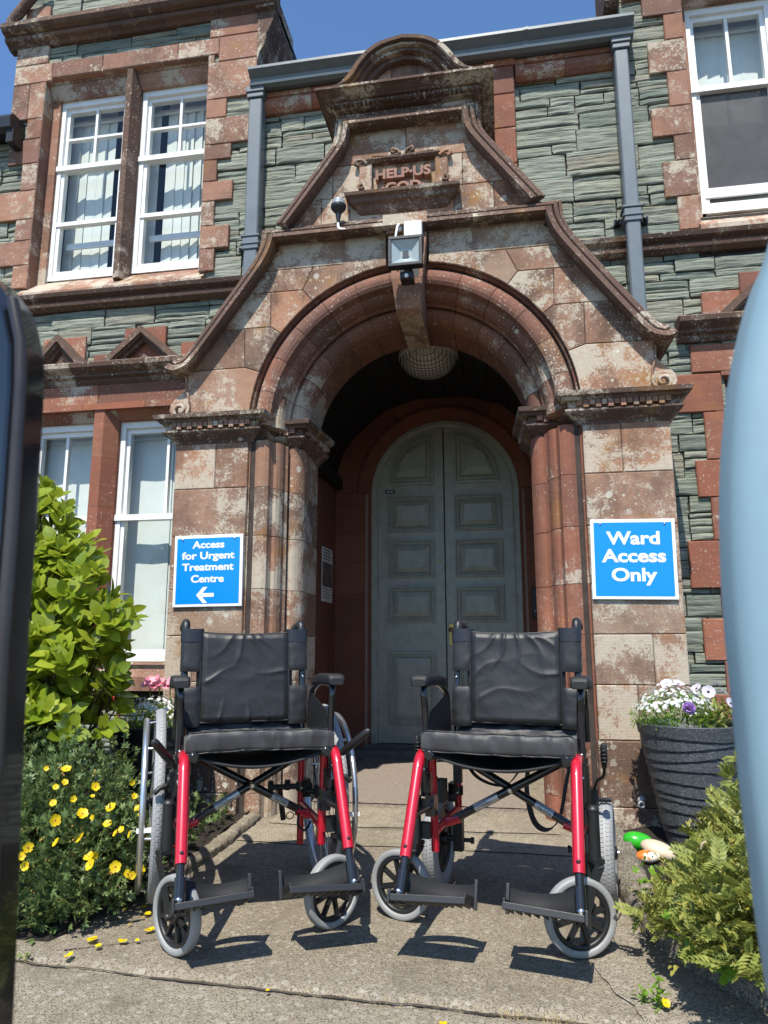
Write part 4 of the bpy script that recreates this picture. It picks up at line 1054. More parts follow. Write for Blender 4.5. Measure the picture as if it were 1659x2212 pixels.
mb = MB(); mb.grid([[(x, 3.164, z) for x in (fx0+e, fx1-e)] for z in (fz0+e, fz1-e)]); build(mb, 'lamp_glass', M['glass'], t)
mb = MB()
mb.box(CX+.002, CX+.040, 3.1915, 3.1930, 2.697, 2.732); build(mb, 'led_plate', M['led'], gl)
mb = MB(); mb.box(CX+.005, CX+.035, 3.19, P-.05, 2.69, 2.73); mb.box(CX-.03, CX+.07, P-.075, P-.06, 2.66, 2.76); build(mb, 'wall_bracket', M['blackplastic'], t)
mb = MB(); mb.cbox(CX-.01, CX+.055, 3.20, 3.27, 2.585, 2.628, .008); mb.box(CX+.01, CX+.03, 3.20, 3.23, 2.62, 2.66); sn = build(mb, 'motion_sensor', M['blackplastic'], t)
mb = MB(); mb.ball((CX+.022, 3.20, 2.600), .011, n=10, m=8); build(mb, 'sensor_eye', M['signwhite'], sn)
mb = MB(); mb.tube([(CX+.098, 3.21, 2.66), (CX+.125, 3.22, 2.645), (CX+.128, 3.26, 2.665), (CX+.10, 3.3, 2.70)], .003, 6); build(mb, 'cable', M['blackplastic'], t)
t = thing('junction_box', 'small white junction box above the black floodlight', 'box', (CX+.045, P-.05, 2.92))
mb = MB(); mb.cbox(CX-.002, CX+.090, P-.11, P-.055, 2.86, 2.955, .006); build(mb, 'box_body', M['signwhite'], t)
mb = MB(); mb.tube([(CX-.03, P-.06, 2.942), (CX-.03, P-.10, 2.945), (CX-.035, P-.115, 2.925), (CX-.045, P-.115, 2.86), (CX-.045, P-.12, 2.78)], .006, 8); mb.lathe([(.014, 0), (.012, .012)], (CX-.03, P-.06, 2.942), (0, -1, 0), 12)
build(mb, 'white_cable', M['signwhite'], t)
t = thing('light_sensor', 'black daylight sensor with clear cap on a curved white conduit', 'sensor', (CX-.36, P-.12, 3.06))
sx, sy = CX-.356, P-.075
ssc = lambda mb: setattr(mb, 'v', [(sx+(x-sx)*.74, sy+(y-sy)*.74, 3.06+(z-3.06)*.88) for x, y, z in mb.v])
mb = MB(); mb.lathe([(.012, 3.0), (.016, 3.03), (.02, 3.045), (.02, 3.06), (.03, 3.068), (.052, 3.09), (.056, 3.10), (.054, 3.112)], (sx, sy, 0), n=20); ssc(mb); build(mb, 'sensor_base', M['blackplastic'], t)
mb = MB(); mb.lathe([(.052, 3.112), (.054, 3.118), (.042, 3.122), (.044, 3.140), (.036, 3.155), (.014, 3.164), (.001, 3.165)], (sx, sy, 0), n=20); ssc(mb); build(mb, 'clear_cap', M['clear'], t)
mb = MB(); mb.tube(smooth_path([(sx, sy, 3.01), (sx, sy, 2.985), (sx+.012, sy-.005, 2.965), (sx+.05, sy, 2.962), (sx+.08, sy+.03, 2.985), (sx+.09, P-.03, 3.0), (sx+.09, P, 3.0)], 4), .0075, 8); mb.lathe([(.016, 0), (.013, .02)], (sx+.09, P, 3.0), (0, -1, 0), 12); build(mb, 'white_conduit', M['signwhite'], t)
# poster on the inner side wall, entry panel
t = thing('notice_poster', 'white notice with a blue and orange photo on the inner left porch wall', 'poster', (CX-.856, 5.15, 1.31))
mb = MB(); mb.box(CX-.857, CX-.853, 4.99, 5.30, 1.12, 1.52); build(mb, 'paper', M['signwhite'], t)
mb = MB(); mb.box(CX-.853, CX-.8525, 5.00, 5.29, 1.23, 1.41); build(mb, 'photo_print', [NTm for NTm in [plain('poster_photo', (.16, .13, .12), .5, var=.9)]], t)
mb = MB()
for k in range(4): mb.box(CX-.853, CX-.8526, 5.02, 5.24-.03*(k % 2), 1.505-.022*k-.008, 1.505-.022*k)
for k in range(4): mb.box(CX-.853, CX-.8526, 5.02, 5.27-.04*(k % 2), 1.215-.02*k-.005, 1.215-.02*k)
build(mb, 'print_lines', M['ink'], t)
t = thing('entry_panel', 'dark metal door entry panel on the inner right porch wall', 'intercom', (CX+.60, 5.2, 1.1))
mb = MB(); mb.cbox(CX+.64, CX+.76, DY-.03, DY-.002, 1.0, 1.22, .004); build(mb, 'panel_plate', M['blackplastic'], t)
mb = MB(); mb.box(CX+.69, CX+.74, DY-.034, DY-.030, 1.13, 1.20); mb.ball((CX+.665, DY-.03, 1.05), .008, n=8, m=6); build(mb, 'panel_button', M['greyplastic'], t)
t = thing('drain_spout', 'small grey pipe spout low on the right pier beside the planter', 'pipe', (.50, P-.05, .24))
mb = MB(); px = at(1387, 1728, P-.04); mb.lathe([(.016, 0), (.016, .02), (.012, .022), (.012, .045), (.015, .046), (.015, .06), (.008, .06), (.008, .04)], (px[0], P-.02, px[2]), (-.15, -1, -.25), 14); build(mb, 'spout', M['greyplastic'], t)

# ================================================================== GROUND
def kerb_right_x(y):     # path edge on the right
    return float(np.interp(y, [-2, 1.0, 1.89, 2.083, 2.24, 2.45, 2.65, 3.3], [1.6, 1.02, .56, .44, .37, .345, .345, .36]))
mb = MB(); mb.add([(-60, -60, -.03), (60, -60, -.03), (60, 60, -.03), (-60, 60, -.03)], [(0, 1, 2, 3)]); kind(build(mb, 'ground', M['ground']), 'structure')
def joint_y(x): return 1.810+.016*mn.noise((x*1.3, 3, 0))+.010*mn.noise((x*7, 5, 0))+.004*mn.noise((x*30, 5, 0))-.048*x
def path_z(x, y):
    z = .004*mn.noise((x*2, y*2, 1))
    e = y-joint_y(x); wj = .016+.010*mn.noise((x*5, 2, 9))
    z -= .016*math.exp(-(e/max(wj, .006))**2)
    if e < 0: z -= .004
    for yy, d in ((3.03, .004), (3.33, .006), (3.74, .005)):
        e = y-yy-.012*mn.noise((x*4, yy, 0)); z -= d*math.exp(-(e/.012)**2)
    return z
xs = np.concatenate([np.arange(-4.5, -1.6, .3), np.arange(-1.6, .95, .014), np.arange(.95, 3.2, .3)]); ys_ = np.concatenate([np.arange(-3, 1.0, .25), np.arange(1.0, 1.7, .05), np.arange(1.7, 2.0, .006), np.arange(2.0, 3.4, .03), np.arange(3.4, 5.5, .06)])
mb = MB(); mb.grid([[(x, y, path_z(x, y)) for x in xs] for y in ys_], True)
kind(build(mb, 'path', M['path']), 'structure')
mb = MB()
for y0, y1, x0, x1 in ((3.05, 3.32, -1.16, .34), (3.35, 3.72, -1.12, .2)):
    mb.grid([[(x, y+.02*mn.noise((x*3, y*9, 4)), path_z(x, y)+.004) for x in np.linspace(x0, x1, 60)] for y in np.linspace(y0, y1, 12)], True)
kind(build(mb, 'cement_strip', concrete('cream_screed', (.27, .225, .16), (.33, .275, .20), (.42, .37, .29))), 'structure')
def crack_patch(pts, w, name, m):
    mb = MB(); L = []; Rr = []
    for x, y in pts:
        a = w*(.7+.6*mn.noise((x*9, y*9, 3))); L.append((x, y+a, path_z(x, y)+.003)); Rr.append((x, y-a, path_z(x, y)+.003))
    mb.grid([Rr, L], True); return kind(build(mb, name, m), 'structure')
mb = MB(); L = []; Q = []                                      # earth and moss in the open joint
for x in np.linspace(-2.2, 1.0, 260):
    y = joint_y(x); a = .0010+.009*max(0, mn.noise((x*3.3, 8, 1))+.12)+.0035*mn.noise((x*24, 2, 1))+.002*mn.noise((x*70, 2, 4))
    a = max(a, .0004); zj = path_z(x, y)+.007; L.append((x, y+a, zj)); Q.append((x, y-a*.8, zj-.002))
mb.grid([Q, L], True); kind(build(mb, 'joint_earth', plain('joint_dirt', (.060, .047, .033), .95, var=.6)), 'structure')
def crack(x0, y0, ang, ln, seed):
    mb = MB(); A = []; C = []; x, y = x0, y0
    for i in range(60):
        t = i/59; ang += .25*mn.noise((i*.35, seed, 2)); x += ln/60*math.cos(ang); y += ln/60*math.sin(ang); wd = .0022*(1-t)*(.5+abs(mn.noise((i*.5, seed, 5)))*1.6)+.0003
        A.append((x-math.sin(ang)*wd, y+math.cos(ang)*wd, path_z(x, y)+.0025)); C.append((x+math.sin(ang)*wd, y-math.cos(ang)*wd, path_z(x, y)+.0025))
    mb.grid([C, A], True); kind(build(mb, 'path_crack', M['soil']), 'structure')
crack(-1.22, 1.93, .55, .35, 3); crack(.30, 2.05, -1.2, .3, 5); crack(.33, 2.5, -1.9, .45, 7)
mb = MB()                                                     # pale cement fillet beside the right kerb
rows = []
for y in np.linspace(.8, 2.35, 60):
    x = kerb_right_x(y); a = .10+.05*mn.noise((y*6, 1, 1))+(.22 if y < 1.95 else .22*max(0, 1-(y-1.95)/.3))
    rows.append([(x-a*t+.012*mn.noise((y*20, t*3, 2)), y, path_z(x-a*t, y)+.0045) for t in (0, .35, .7, 1)])
mb.grid(rows, True); kind(build(mb, 'cement_fillet', concrete('fillet_cement', (.24, .205, .155), (.31, .265, .20), (.40, .35, .28))), 'structure')
def bed(x0, x1, y0, y1, edge, name):
    mb = MB(); P_ = []
    for y in np.arange(y0, y1+.01, .06):
        P_.append([(max(x, edge(y)) if edge is not left_edge else min(x, edge(y)), y, .0+min(1, max(0, (y-y0)/.2))*(.030+.03*mn.noise((x*6, y*6, 2))+.015*mn.noise((x*17, y*17, 2)))+.002) for x in np.arange(x0, x1+.01, .06)])
    mb.grid(P_, True); return kind(build(mb, name, M['soil']), 'structure')
left_edge = lambda y: float(np.interp(y, [1.4, 1.93, 2.28, 2.6, 4], [-1.75, -1.31, -1.20, -1.20, -1.25]))
bed(-3.6, -1.1, 1.98, 3.84, left_edge, 'left_soil_bed'); bed(.3, 2.6, .9, 3.84, lambda y: kerb_right_x(y)+.04, 'right_soil_bed')
# kerbs
def kerb(name, pts, label, r=.045, h=.07, seed=1):
    fr = []; k = len(pts); mb = MB()
    for i in range(k):
        a = np.array(pts[max(0, i-1)]); b = np.array(pts[min(k-1, i+1)]); t = b-a; t = t/np.linalg.norm(t)
        pf = []
        fr.append(((pts[i][0], pts[i][1], 0), (t[1], -t[0], 0), (0, 0, 1)))
    rings = []
    for i, (p, A, Z) in enumerate(fr):
        A = np.array(A); row = []
        for q in np.linspace(0, PI, 11):
            n = 1+.14*mn.noise((p[0]*9+math.cos(q), p[1]*9, q*2+seed))+.14*mn.noise((p[0]*38, p[1]*38, q*3))+.10*mn.noise((p[0]*95, p[1]*95, q*6))
            c = math.cos(q); row.append(np.array(p)+A*r*n*math.copysign(abs(c)**.6, c)+np.array((0, 0, 1))*h*n*abs(math.sin(q))**.6)
        row += [np.array(p)-A*r-np.array((0, 0, .05)), np.array(p)+A*r-np.array((0, 0, .05))]
        rings.append(row)
    mb.loft(rings, True, True, True); return tag(build(mb, name, M['kerb'] if seed > 1 else M['path']), label, 'kerb')
kerb('kerb_edging', [(-1.20+.012*math.sin(y*5), y) for y in np.linspace(2.42, 3.44, 160)], 'rounded grey concrete edging running up to the left pier', .030, .034)
kerb('kerb_edging', [(kerb_right_x(y)+.045+.006*math.sin(y*9), y) for y in np.linspace(1.5, 3.34, 240)], 'rounded mossy concrete edging curving round the right flower bed', .05, .075, 4)
mb = MB(); nx, ny = 70, 90
mb.grid([[(x, y, .010+.0035*mn.noise((x*90, y*90, 2))+.004) for x in np.linspace(-1.03, .10, nx)] for y in np.linspace(3.79, 5.23, ny)], False)
mb.box(-1.03, .10, 3.786, 5.234, -.01, .008)
tag(build(mb, 'door_mat', M['mat']), 'large brown coir mat lying in the porch before the door', 'mat')

# ================================================================== PLANTERS
def planter(cx, cy, zr, r1, r0, label, m, rings=11, seed=3):
    t = thing('planter', label, 'planter', (cx, cy, .03)); mb = MB(); n = 64; rows = []; r = random.Random(seed)
    H = zr-.03; ph = [r.uniform(0, 6.28) for _ in range(rings+1)]
    zs = np.linspace(0, 1, 150)
    bd = lambda k, q: (k/rings)+.026*math.sin(q*1+ph[k])+.012*math.sin(2*q+ph[k]*2) if 0 < k < rings else k/rings
    for zf in zs:
        row = []
        for q in np.linspace(0, 2*PI, n, endpoint=False):
            base = r0+(r1-r0)*zf**.9
            k = max(j for j in range(rings+1) if bd(j, q) <= zf+1e-9); lo = bd(k, q); hi = bd(min(k+1, rings), q) if k < rings else 1.01
            u = (zf-lo)/max(hi-lo, .01); b = .0165*(min(1, u/.06) if u < .06 else 1-.30*((u-.06)/.94))
            if hi-lo < .012: b = 0
            if k >= rings-1: b = .017
            row.append((cx+(base+b-.008)*math.cos(q), cy+(base+b-.008)*math.sin(q), .03+H*zf))
        rows.append(row)
    rows.append([(cx+(r1-.014)*math.cos(q), cy+(r1-.014)*math.sin(q), zr) for q in np.linspace(0, 2*PI, n, endpoint=False)])
    rows.append([(cx+(r1-.022)*math.cos(q), cy+(r1-.022)*math.sin(q), zr-.05) for q in np.linspace(0, 2*PI, n, endpoint=False)])
    mb.loft(rows, True, True, True); build(mb, 'pot', m, t)
    mb = MB(); mb.lathe([(r1-.02, zr-.05), (r1*.5, zr-.03), (.01, zr-.025)], (cx, cy, 0), n=24); build(mb, 'compost', M['soil'], t)
    return t
PRX, PRY, PRZ = .718, 3.17, .50
planter(PRX, PRY, PRZ, .197, .105, 'ribbed speckled grey planter standing in front of the right pier', M['planter'])
PLX, PLY, PLZ = -1.615, 3.17, .455
planter(PLX, PLY, PLZ, .195, .13, 'dark round planter in shadow under the left ground floor window', M['planter_dark'], 9, 8)

# ================================================================== PLANTS
NPR = np.random.RandomState(5)
def rotmats(dirs, ups=None, roll=None):
    d = dirs/np.linalg.norm(dirs, axis=1, keepdims=True)
    u = ups if ups is not None else np.tile([0, 0, 1.], (len(d), 1))
    y = np.cross(u, d); bad = np.linalg.norm(y, axis=1) < 1e-3; y[bad] = [1, 0, 0]; y /= np.linalg.norm(y, axis=1, keepdims=True); z = np.cross(d, y)
    if roll is not None:
        c, s = np.cos(roll)[:, None], np.sin(roll)[:, None]; y, z = y*c+z*s, z*c-y*s
    return np.stack([d, y, z], 2)
def scatter(mb, pv, pf, Rm, loc, sc, smooth=True, mi=0):
    pv = np.array(pv); V = np.einsum('nij,kj->nki', Rm, pv)*np.asarray(sc).reshape(-1, 1, 1)+np.asarray(loc)[:, None, :]
    n, k = V.shape[:2]; o = len(mb.v); mb.v.extend(map(tuple, V.reshape(-1, 3).tolist()))
    for i in range(n):
        b = o+i*k
        for f in pf: mb.f.append(tuple(q+b for q in f)); mb.sm.append(smooth); mb.mi.append(mi)
def leaf_proto(w=.42, fold=.10, droop=.12, n=5, tip=.75):      # unit length along x, folded along the midrib
    v = []; f = []
    for i in range(n+1):
        t = i/n; hw = w/2*(math.sin(PI*t**tip)**.75 if 0 < t < 1 else .03)
        z = -droop*t*t
        v += [(t, -hw, z+fold*hw*2), (t, 0, z), (t, hw, z+fold*hw*2)]
    for i in range(n):
        a = i*3; f += [(a, a+3, a+4, a+1), (a+1, a+4, a+5, a+2)]
    return v, f
def unit(n, rs): d = rs.normal(size=(n, 3)); return d/np.linalg.norm(d, axis=1, keepdims=True)
# --- broad-leaved shrub on the left -------------------------------------------
t = thing('broadleaf_shrub', 'tall glossy evergreen shrub with broad yellow green leaves under the left window', 'shrub', (-1.75, 2.85, .03))
rs = np.random.RandomState(11); cs = []; ds = []
blobs = [((105, 1120), 2.80, .16), ((60, 1080), 2.85, .18), ((150, 1190), 2.75, .17), ((60, 1250), 2.70, .24), ((150, 1290), 2.65, .20), ((220, 1345), 2.60, .14), ((90, 1400), 2.6, .24), ((170, 1450), 2.55, .20), ((60, 1540), 2.55, .22), ((200, 1540), 2.60, .16), ((120, 1560), 2.5, .18), ((-40, 1300), 2.8, .35), ((-60, 1500), 2.7, .35), ((-30, 1120), 2.95, .25), ((120, 1340), 2.95, .25), ((100, 1500), 2.95, .25)]
blobs = [((px_, py_+(38 if py_ < 1230 else 14)), Y_, r_) for (px_, py_), Y_, r_ in blobs]
for (px, py), Y, r in blobs:
    c = at(px, py, Y); n = int(27*(r/.2)**2)
    d = unit(n, rs); d[:, 2] = np.abs(d[:, 2])*.9-.25*(rs.rand(n) < .3); d[:, 1] -= .25; d /= np.linalg.norm(d, axis=1, keepdims=True)
    cs.append(c+d*r*np.array([.85, .85, .9])*(.55+.45*rs.rand(n, 1)**.5)); ds.append(d+np.array([0, -.15, .55]))
cs = np.vstack(cs); ds = np.vstack(ds); ds /= np.linalg.norm(ds, axis=1, keepdims=True)
keep = cs[:, 2] > .12; cs, ds = cs[keep], ds[keep]
mb = MB(); pv, pf = leaf_proto(.54, .10, .10, 6, 1.2); L = []; D = []; Sc = []; UPS = []
for c, d in zip(cs, ds):
    n = rs.randint(6, 9); a = np.cross(d, [0.3, .2, 1]); a /= np.linalg.norm(a); b = np.cross(d, a); q0 = rs.rand()*6
    for k in range(n):
        q = q0+k*2.399; el = R(26+ 52*k/n + rs.uniform(-14, 10))
        dd = (math.cos(q)*a+math.sin(q)*b)*math.cos(el)+d*math.sin(el)
        L.append(c-d*.02+d*.025*k/n); D.append(dd); UPS.append(d); Sc.append(rs.uniform(.062, .118)*(1-.3*k/n))
scatter(mb, pv, pf, rotmats(np.array(D), np.array(UPS)), np.array(L), Sc)
build(mb, 'foliage', M['leaf'], t)
mb = MB(); base = at(110, 1640, 2.85); base[2] = .03
for c in cs[::3]:
    m = base+(c-base)*.5+rs.normal(size=3)*.04; m[2] += .03
    mb.tube([base+rs.normal(size=3)*[.06, .06, 0], m, c], [.012, .007, .003], 5, False)
build(mb, 'branches', M['stem'], t)
mb = MB()
for c in cs[rs.choice(len(cs), 30, False)]:
    for k in range(3): p = c+rs.normal(size=3)*.012-np.array([0, .0, .02]); mb.ball(p, .0055, n=7, m=5)
kind(build(mb, 'berries', M['berry'], t), 'stuff')
# --- flowering potentilla in front of it ------------------------------------
t = thing('potentilla_bush', 'low bushy green shrub dotted with yellow flowers beside the left wheelchair', 'shrub', (-1.45, 2.35, .03))
rs = np.random.RandomState(21)
fv = []; ff = []                                             # palmate spray of narrow leaflets
lv, lf = leaf_proto(.34, .12, .1, 2, .8)
for k, (q, l) in enumerate(((-75, .65), (-40, .85), (-8, 1.), (28, .92), (62, .7), (10, .6), (110, .5))):
    c, s_ = math.cos(R(q)), math.sin(R(q)); o = len(fv)
    el = R(10+8*(k % 3))
    fv += [((x*math.cos(el))*l*c-y*l*s_, (x*math.cos(el))*l*s_+y*l*c, z*l+x*l*math.sin(el)) for x, y, z in lv]; ff += [tuple(i+o for i in f) for f in lf]
pb = [((75, 1760), 2.15, .20), ((150, 1720), 2.25, .19), ((230, 1760), 2.3, .18), ((280, 1800), 2.35, .13), ((100, 1860), 2.08, .20), ((190, 1850), 2.15, .20), ((265, 1880), 2.28, .15), ((70, 1940), 2.05, .13), ((150, 1935), 2.08, .13), ((0, 1820), 2.15, .24), ((150, 1660), 2.45, .15), ((230, 1690), 2.5, .13), ((60, 1680), 2.4, .18), ((215, 1930), 2.15, .10), ((50, 1600), 2.5, .12), ((-40, 1700), 2.3, .3)]
cl = []; dl = []
for (px, py), Y, r in pb:
    c = at(px, py, Y); n = int(330*(r/.2)**2); d = unit(n, rs); d[:, 1] -= .25; d /= np.linalg.norm(d, axis=1, keepdims=True)
    cl.append(c+d*r*(.35+.65*rs.rand(n, 1)**.45)*np.array([.85, .85, .9])); dl.append(d+np.array([0, -.2, .5])+rs.normal(size=(n, 3))*.35)
cl = np.vstack(cl); dl = np.vstack(dl); k = cl[:, 2] > .03; cl, dl = cl[k], dl[k]
for q in rs.choice(len(cl), 70, False):                      # long loose shoots
    d = dl[q]*[.6, .6, 1]+[0, 0, .6]; d = d/np.linalg.norm(d)
    if cl[q][2] < .2: continue
    for j in range(5): cl = np.vstack([cl, cl[q]+d*.018*(j+1)+rs.normal(size=3)*.004]); dl = np.vstack([dl, d+rs.normal(size=3)*.6])
mb = MB(); scatter(mb, fv, ff, rotmats(dl, None, rs.uniform(0, 6.28, len(cl))), cl, rs.uniform(.020, .033, len(cl))); build(mb, 'foliage', M['leaf2'], t)
mb = MB(); b0 = at(120, 1900, 2.4); b0[2] = .03
for c in cl[::14]: mb.tube([b0+rs.normal(size=3)*[.14, .10, 0], (b0*[1, 1, 0]+c)/2*[1, 1, 1]+[0, 0, c[2]*.3], c], [.005, .003, .0015], 4, False)
build(mb, 'twigs', M['stem'], t)
def flower_mesh(np_, r, name, petal, centre, cup=.25, wide=1.0, rc=.22):
    mb = MB()
    for k in range(np_):
        q = 2*PI*k/np_; rows = []
        for i in range(5):
            tt = i/4; hw = r*wide*(.10+.36*math.sin(PI*min(1, tt*.62+.08))); rr = r*tt
            rows.append([(rr*math.cos(q)-y*math.sin(q), rr*math.sin(q)+y*math.cos(q), r*(cup*tt*tt+.10*(y/max(hw, 1e-6))**2*tt)+.0004*k) for y in np.linspace(-hw, hw, 5)*(1 if tt < .98 else .72)])
        mb.grid(rows, True)
    mb.ball((0, 0, r*.06), r*rc, r*rc, r*rc*.6, 8, 5, 1)
    me_o = build(mb, name, [petal, centre]); me = me_o.data; bpy.data.objects.remove(me_o); return me
def place(me, name, parent, p, d, sc, roll=0., label=None):
    o = link(name, me, parent); q = Vector(d).normalized().to_track_quat('Z', 'Y'); o.rotation_mode = 'QUATERNION'; o.rotation_quaternion = q @ Matrix.Rotation(roll, 3, 'Z').to_quaternion()
    o.location = Vector([float(v) for v in p])-(origin_of(parent) if parent else Vector()); o.scale = (sc,)*3
    return o
YF = flower_mesh(5, .017, 'flower', M['yellow'], M['orangebud'], .22, 1.05)
fpx = [(143, 1662), (240, 1745), (122, 1820), (60, 1830), (175, 1811), (118, 1772), (232, 1780), (298, 1746), (281, 1802), (192, 1851), (203, 1848), (275, 1887), (285, 1890), (249, 1872), (303, 1880), (45, 1850), (55, 1870), (196, 1868), (178, 1758), (205, 1700), (285, 1690), (305, 1760), (200, 1766), (158, 1726), (120, 1700), (100, 1660), (262, 1792), (250, 1800), (310, 1800), (140, 1690), (115, 1735), (200, 1720), (290, 1720)]
for k, (px, py) in enumerate(fpx):
    rr = ray(px, py); best = None
    dd = cl-np.array([0, 0, EYE]); rn = rr/np.linalg.norm(rr); al = dd@rn; off = np.linalg.norm(dd-al[:, None]*rn, axis=1); m = off < .03
    D_ = (al[m].min() if m.any() else 2.2)-.012
    p = np.array([0, 0, EYE])+rn*D_
    place(YF, 'flower', t, p, (-p[0]*.2+rs.normal()*.6, -.7, .6+rs.normal()*.45), rs.uniform(.62, 1.0) if k < 20 else rs.uniform(.4, .65), rs.rand()*6)
mb = MB()
for p in cl[rs.choice(len(cl), 150, False)]:
    p = p+np.array([0, -.02, .012])
    for j in range(3): mb.ball(p+rs.normal(size=3)*.006, .0035, n=6, m=4, mi=int(rs.rand() < .35))
build(mb, 'flower_buds', [M['bud'], M['orangebud']], t)
t = thing('verge_plant', 'low dark green plants filling the gap between the kerb and the left pier', 'plant', (-1.42, 2.95, .03))
rs = np.random.RandomState(41); n = 700
cl2 = np.stack([rs.uniform(-1.95, -1.245, n), rs.uniform(2.5, 3.34, n), .035+.11*rs.rand(n)**1.5], 1)
mb = MB(); scatter(mb, fv, ff, rotmats(rs.normal(size=(n, 3))*.6+[0, -.2, .8], None, rs.uniform(0, 6.28, n)), cl2, rs.uniform(.022, .042, n)); build(mb, 'foliage', M['leaf2'], t)
# --- ground cover in the right bed -------------------------------------------
t = thing('groundcover_shrub', 'spreading olive green ground cover shrub spilling over the right kerb', 'shrub', (.75, 2.3, .03))
rs = np.random.RandomState(31)
sv = []; sf = []; lv, lf = leaf_proto(.56, .2, .12, 2, .9)
for i in range(6):
    x0 = .14+.145*i
    for s_ in (-1, 1):
        l = .40*(1-.5*abs(i-2)/5); q = s_*R(58-3*i); o = len(sv)
        sv += [(x0+x*l*math.cos(q)-y*l*math.sin(q), x*l*math.sin(q)+y*l*math.cos(q), z*l+.16*x*l-.18*x0*x0) for x, y, z in lv]; sf += [tuple(k+o for k in f) for f in lf]
o = len(sv); sv += [(0, -.008, 0), (1, -.004, -.18), (1, .004, -.18), (0, .008, 0)]; sf += [(o, o+1, o+2, o+3)]
gb = [((1505, 1995), 2.05, .10), ((1570, 2010), 1.95, .13), ((1440, 1985), 2.15, .06), ((1530, 1935), 2.3, .11), ((1590, 1920), 2.2, .14), ((1612, 1835), 2.5, .13), ((1560, 1880), 2.5, .09), ((1480, 1935), 2.3, .07), ((1620, 2070), 1.8, .12), ((1560, 2045), 1.85, .10), ((1650, 1960), 1.9, .2), ((1596, 1700), 2.75, .05), ((1607, 1650), 2.75, .035), ((1395, 1985), 2.1, .03), ((1545, 1835), 2.6, .05), ((1648, 1775), 2.6, .12), ((1700, 1850), 2.3, .25), ((1700, 2050), 1.8, .2), ((1425, 1965), 2.2, .045), ((1470, 1915), 2.4, .03)]
cl = []; dl = []
for (px, py), Y, r in gb:
    c = at(px, py, Y); n = int(max(11, 105*(r/.13)**2)); d = unit(n, rs); d[:, 1] -= .2; d[:, 2] = np.abs(d[:, 2])*.9-.1; d /= np.linalg.norm(d, axis=1, keepdims=True)
    cl.append(c+d*r*(.4+.6*rs.rand(n, 1)**.5)*np.array([.95, .95, .75])); dl.append(d*.6+rs.normal(size=(n, 3))*.6+np.array([0, -.1, .25]))
cl = np.vstack(cl); dl = np.vstack(dl); k = cl[:, 2] > .04; cl, dl = cl[k], dl[k]
mb = MB(); scatter(mb, sv, sf, rotmats(dl, None, rs.normal(size=len(cl))*.6), cl, rs.uniform(.038, .066, len(cl))); build(mb, 'foliage', M['leaf3'], t)
mb = MB(); pv, pf = leaf_proto(.5, .15, .1, 3, .8); sel = rs.choice(len(cl), min(len(cl), 520), False)
L = []; D = []
for p, d in zip(cl[sel], dl[sel]):
    for j in range(7): L.append(p+d*.03+rs.normal(size=3)*.008); D.append(d+rs.normal(size=3)*.7+[0, 0, .5])
scatter(mb, pv, pf, rotmats(np.array(D)), np.array(L), rs.uniform(.009, .020, len(L))); build(mb, 'shoot_tips', M['bud'], t)
mb = MB()
for p in cl[::22]:
    if p[0] < kerb_right_x(p[1])+.14: continue
    g_ = np.array([p[0]+rs.normal()*.06, p[1]+.06, .02]); mb.tube([g_, (g_+p)/2+rs.normal(size=3)*.015, p], [.004, .003, .002], 4, False)
build(mb, 'twigs', M['stem'], t)
def lobed(mb, c, d, size, mi=0, roll=0.):                     # five-lobed seedling leaf
    v = [(0, 0, 0)]; q = np.linspace(-150, 150, 31)
    for a in q:
        r = .62+.38*abs(math.cos(R(a*3.0)))**.7*(1-.0016*abs(a)); r += .04*math.cos(R(a*24)); v.append((r*math.cos(R(a)), r*math.sin(R(a)), .10*math.cos(R(a*6))))
    f = [(0, i, i+1) for i in range(1, 31)]
    Rm = rotmats(np.array([d]), None, np.array([roll])); scatter(mb, v, f, Rm, np.array([c]), [size], True, mi)
t = thing('seedling', 'bright green lobed seedling leaves poking out of the right bed', 'plant', tuple(at(1520, 2040, 1.85)))
mb = MB(); rs = np.random.RandomState(4)
for px, py, Y, sz in ((1520, 2045, 1.80, .036), (1545, 2060, 1.80, .028), (1470, 1995, 1.93, .03), (1500, 2005, 1.92, .032), (1530, 2000, 1.9, .03), (1600, 2085, 1.74, .022), (1625, 2095, 1.72, .022), (1575, 2075, 1.75, .02), (1395, 1882, 2.35, .02), (1410, 1900, 2.33, .022), (1385, 1895, 2.35, .02), (1420, 1885, 2.36, .02)):
    for k in range(3):
        p = at(px, py, Y)+rs.normal(size=3)*.018; lobed(mb, p, rs.normal(size=3)*[.6, .3, .2]+[0, -.6, .1], sz*rs.uniform(.7, 1.1), 0, rs.normal()*.4)
build(mb, 'leaves', M['leaf4'], t)
mb = MB(); fr = [at(px, py, 2.2) for px, py in ((1513, 1840), (1518, 1822), (1545, 1815), (1575, 1825), (1588, 1845))]; mb.tube(smooth_path(fr, 5), .0035, 6); tag(build(mb, 'dry_stalk', plain('dry_stalk', (.38, .31, .22), .7)), 'pale dry stalk arching over the right ground cover', 'stalk')
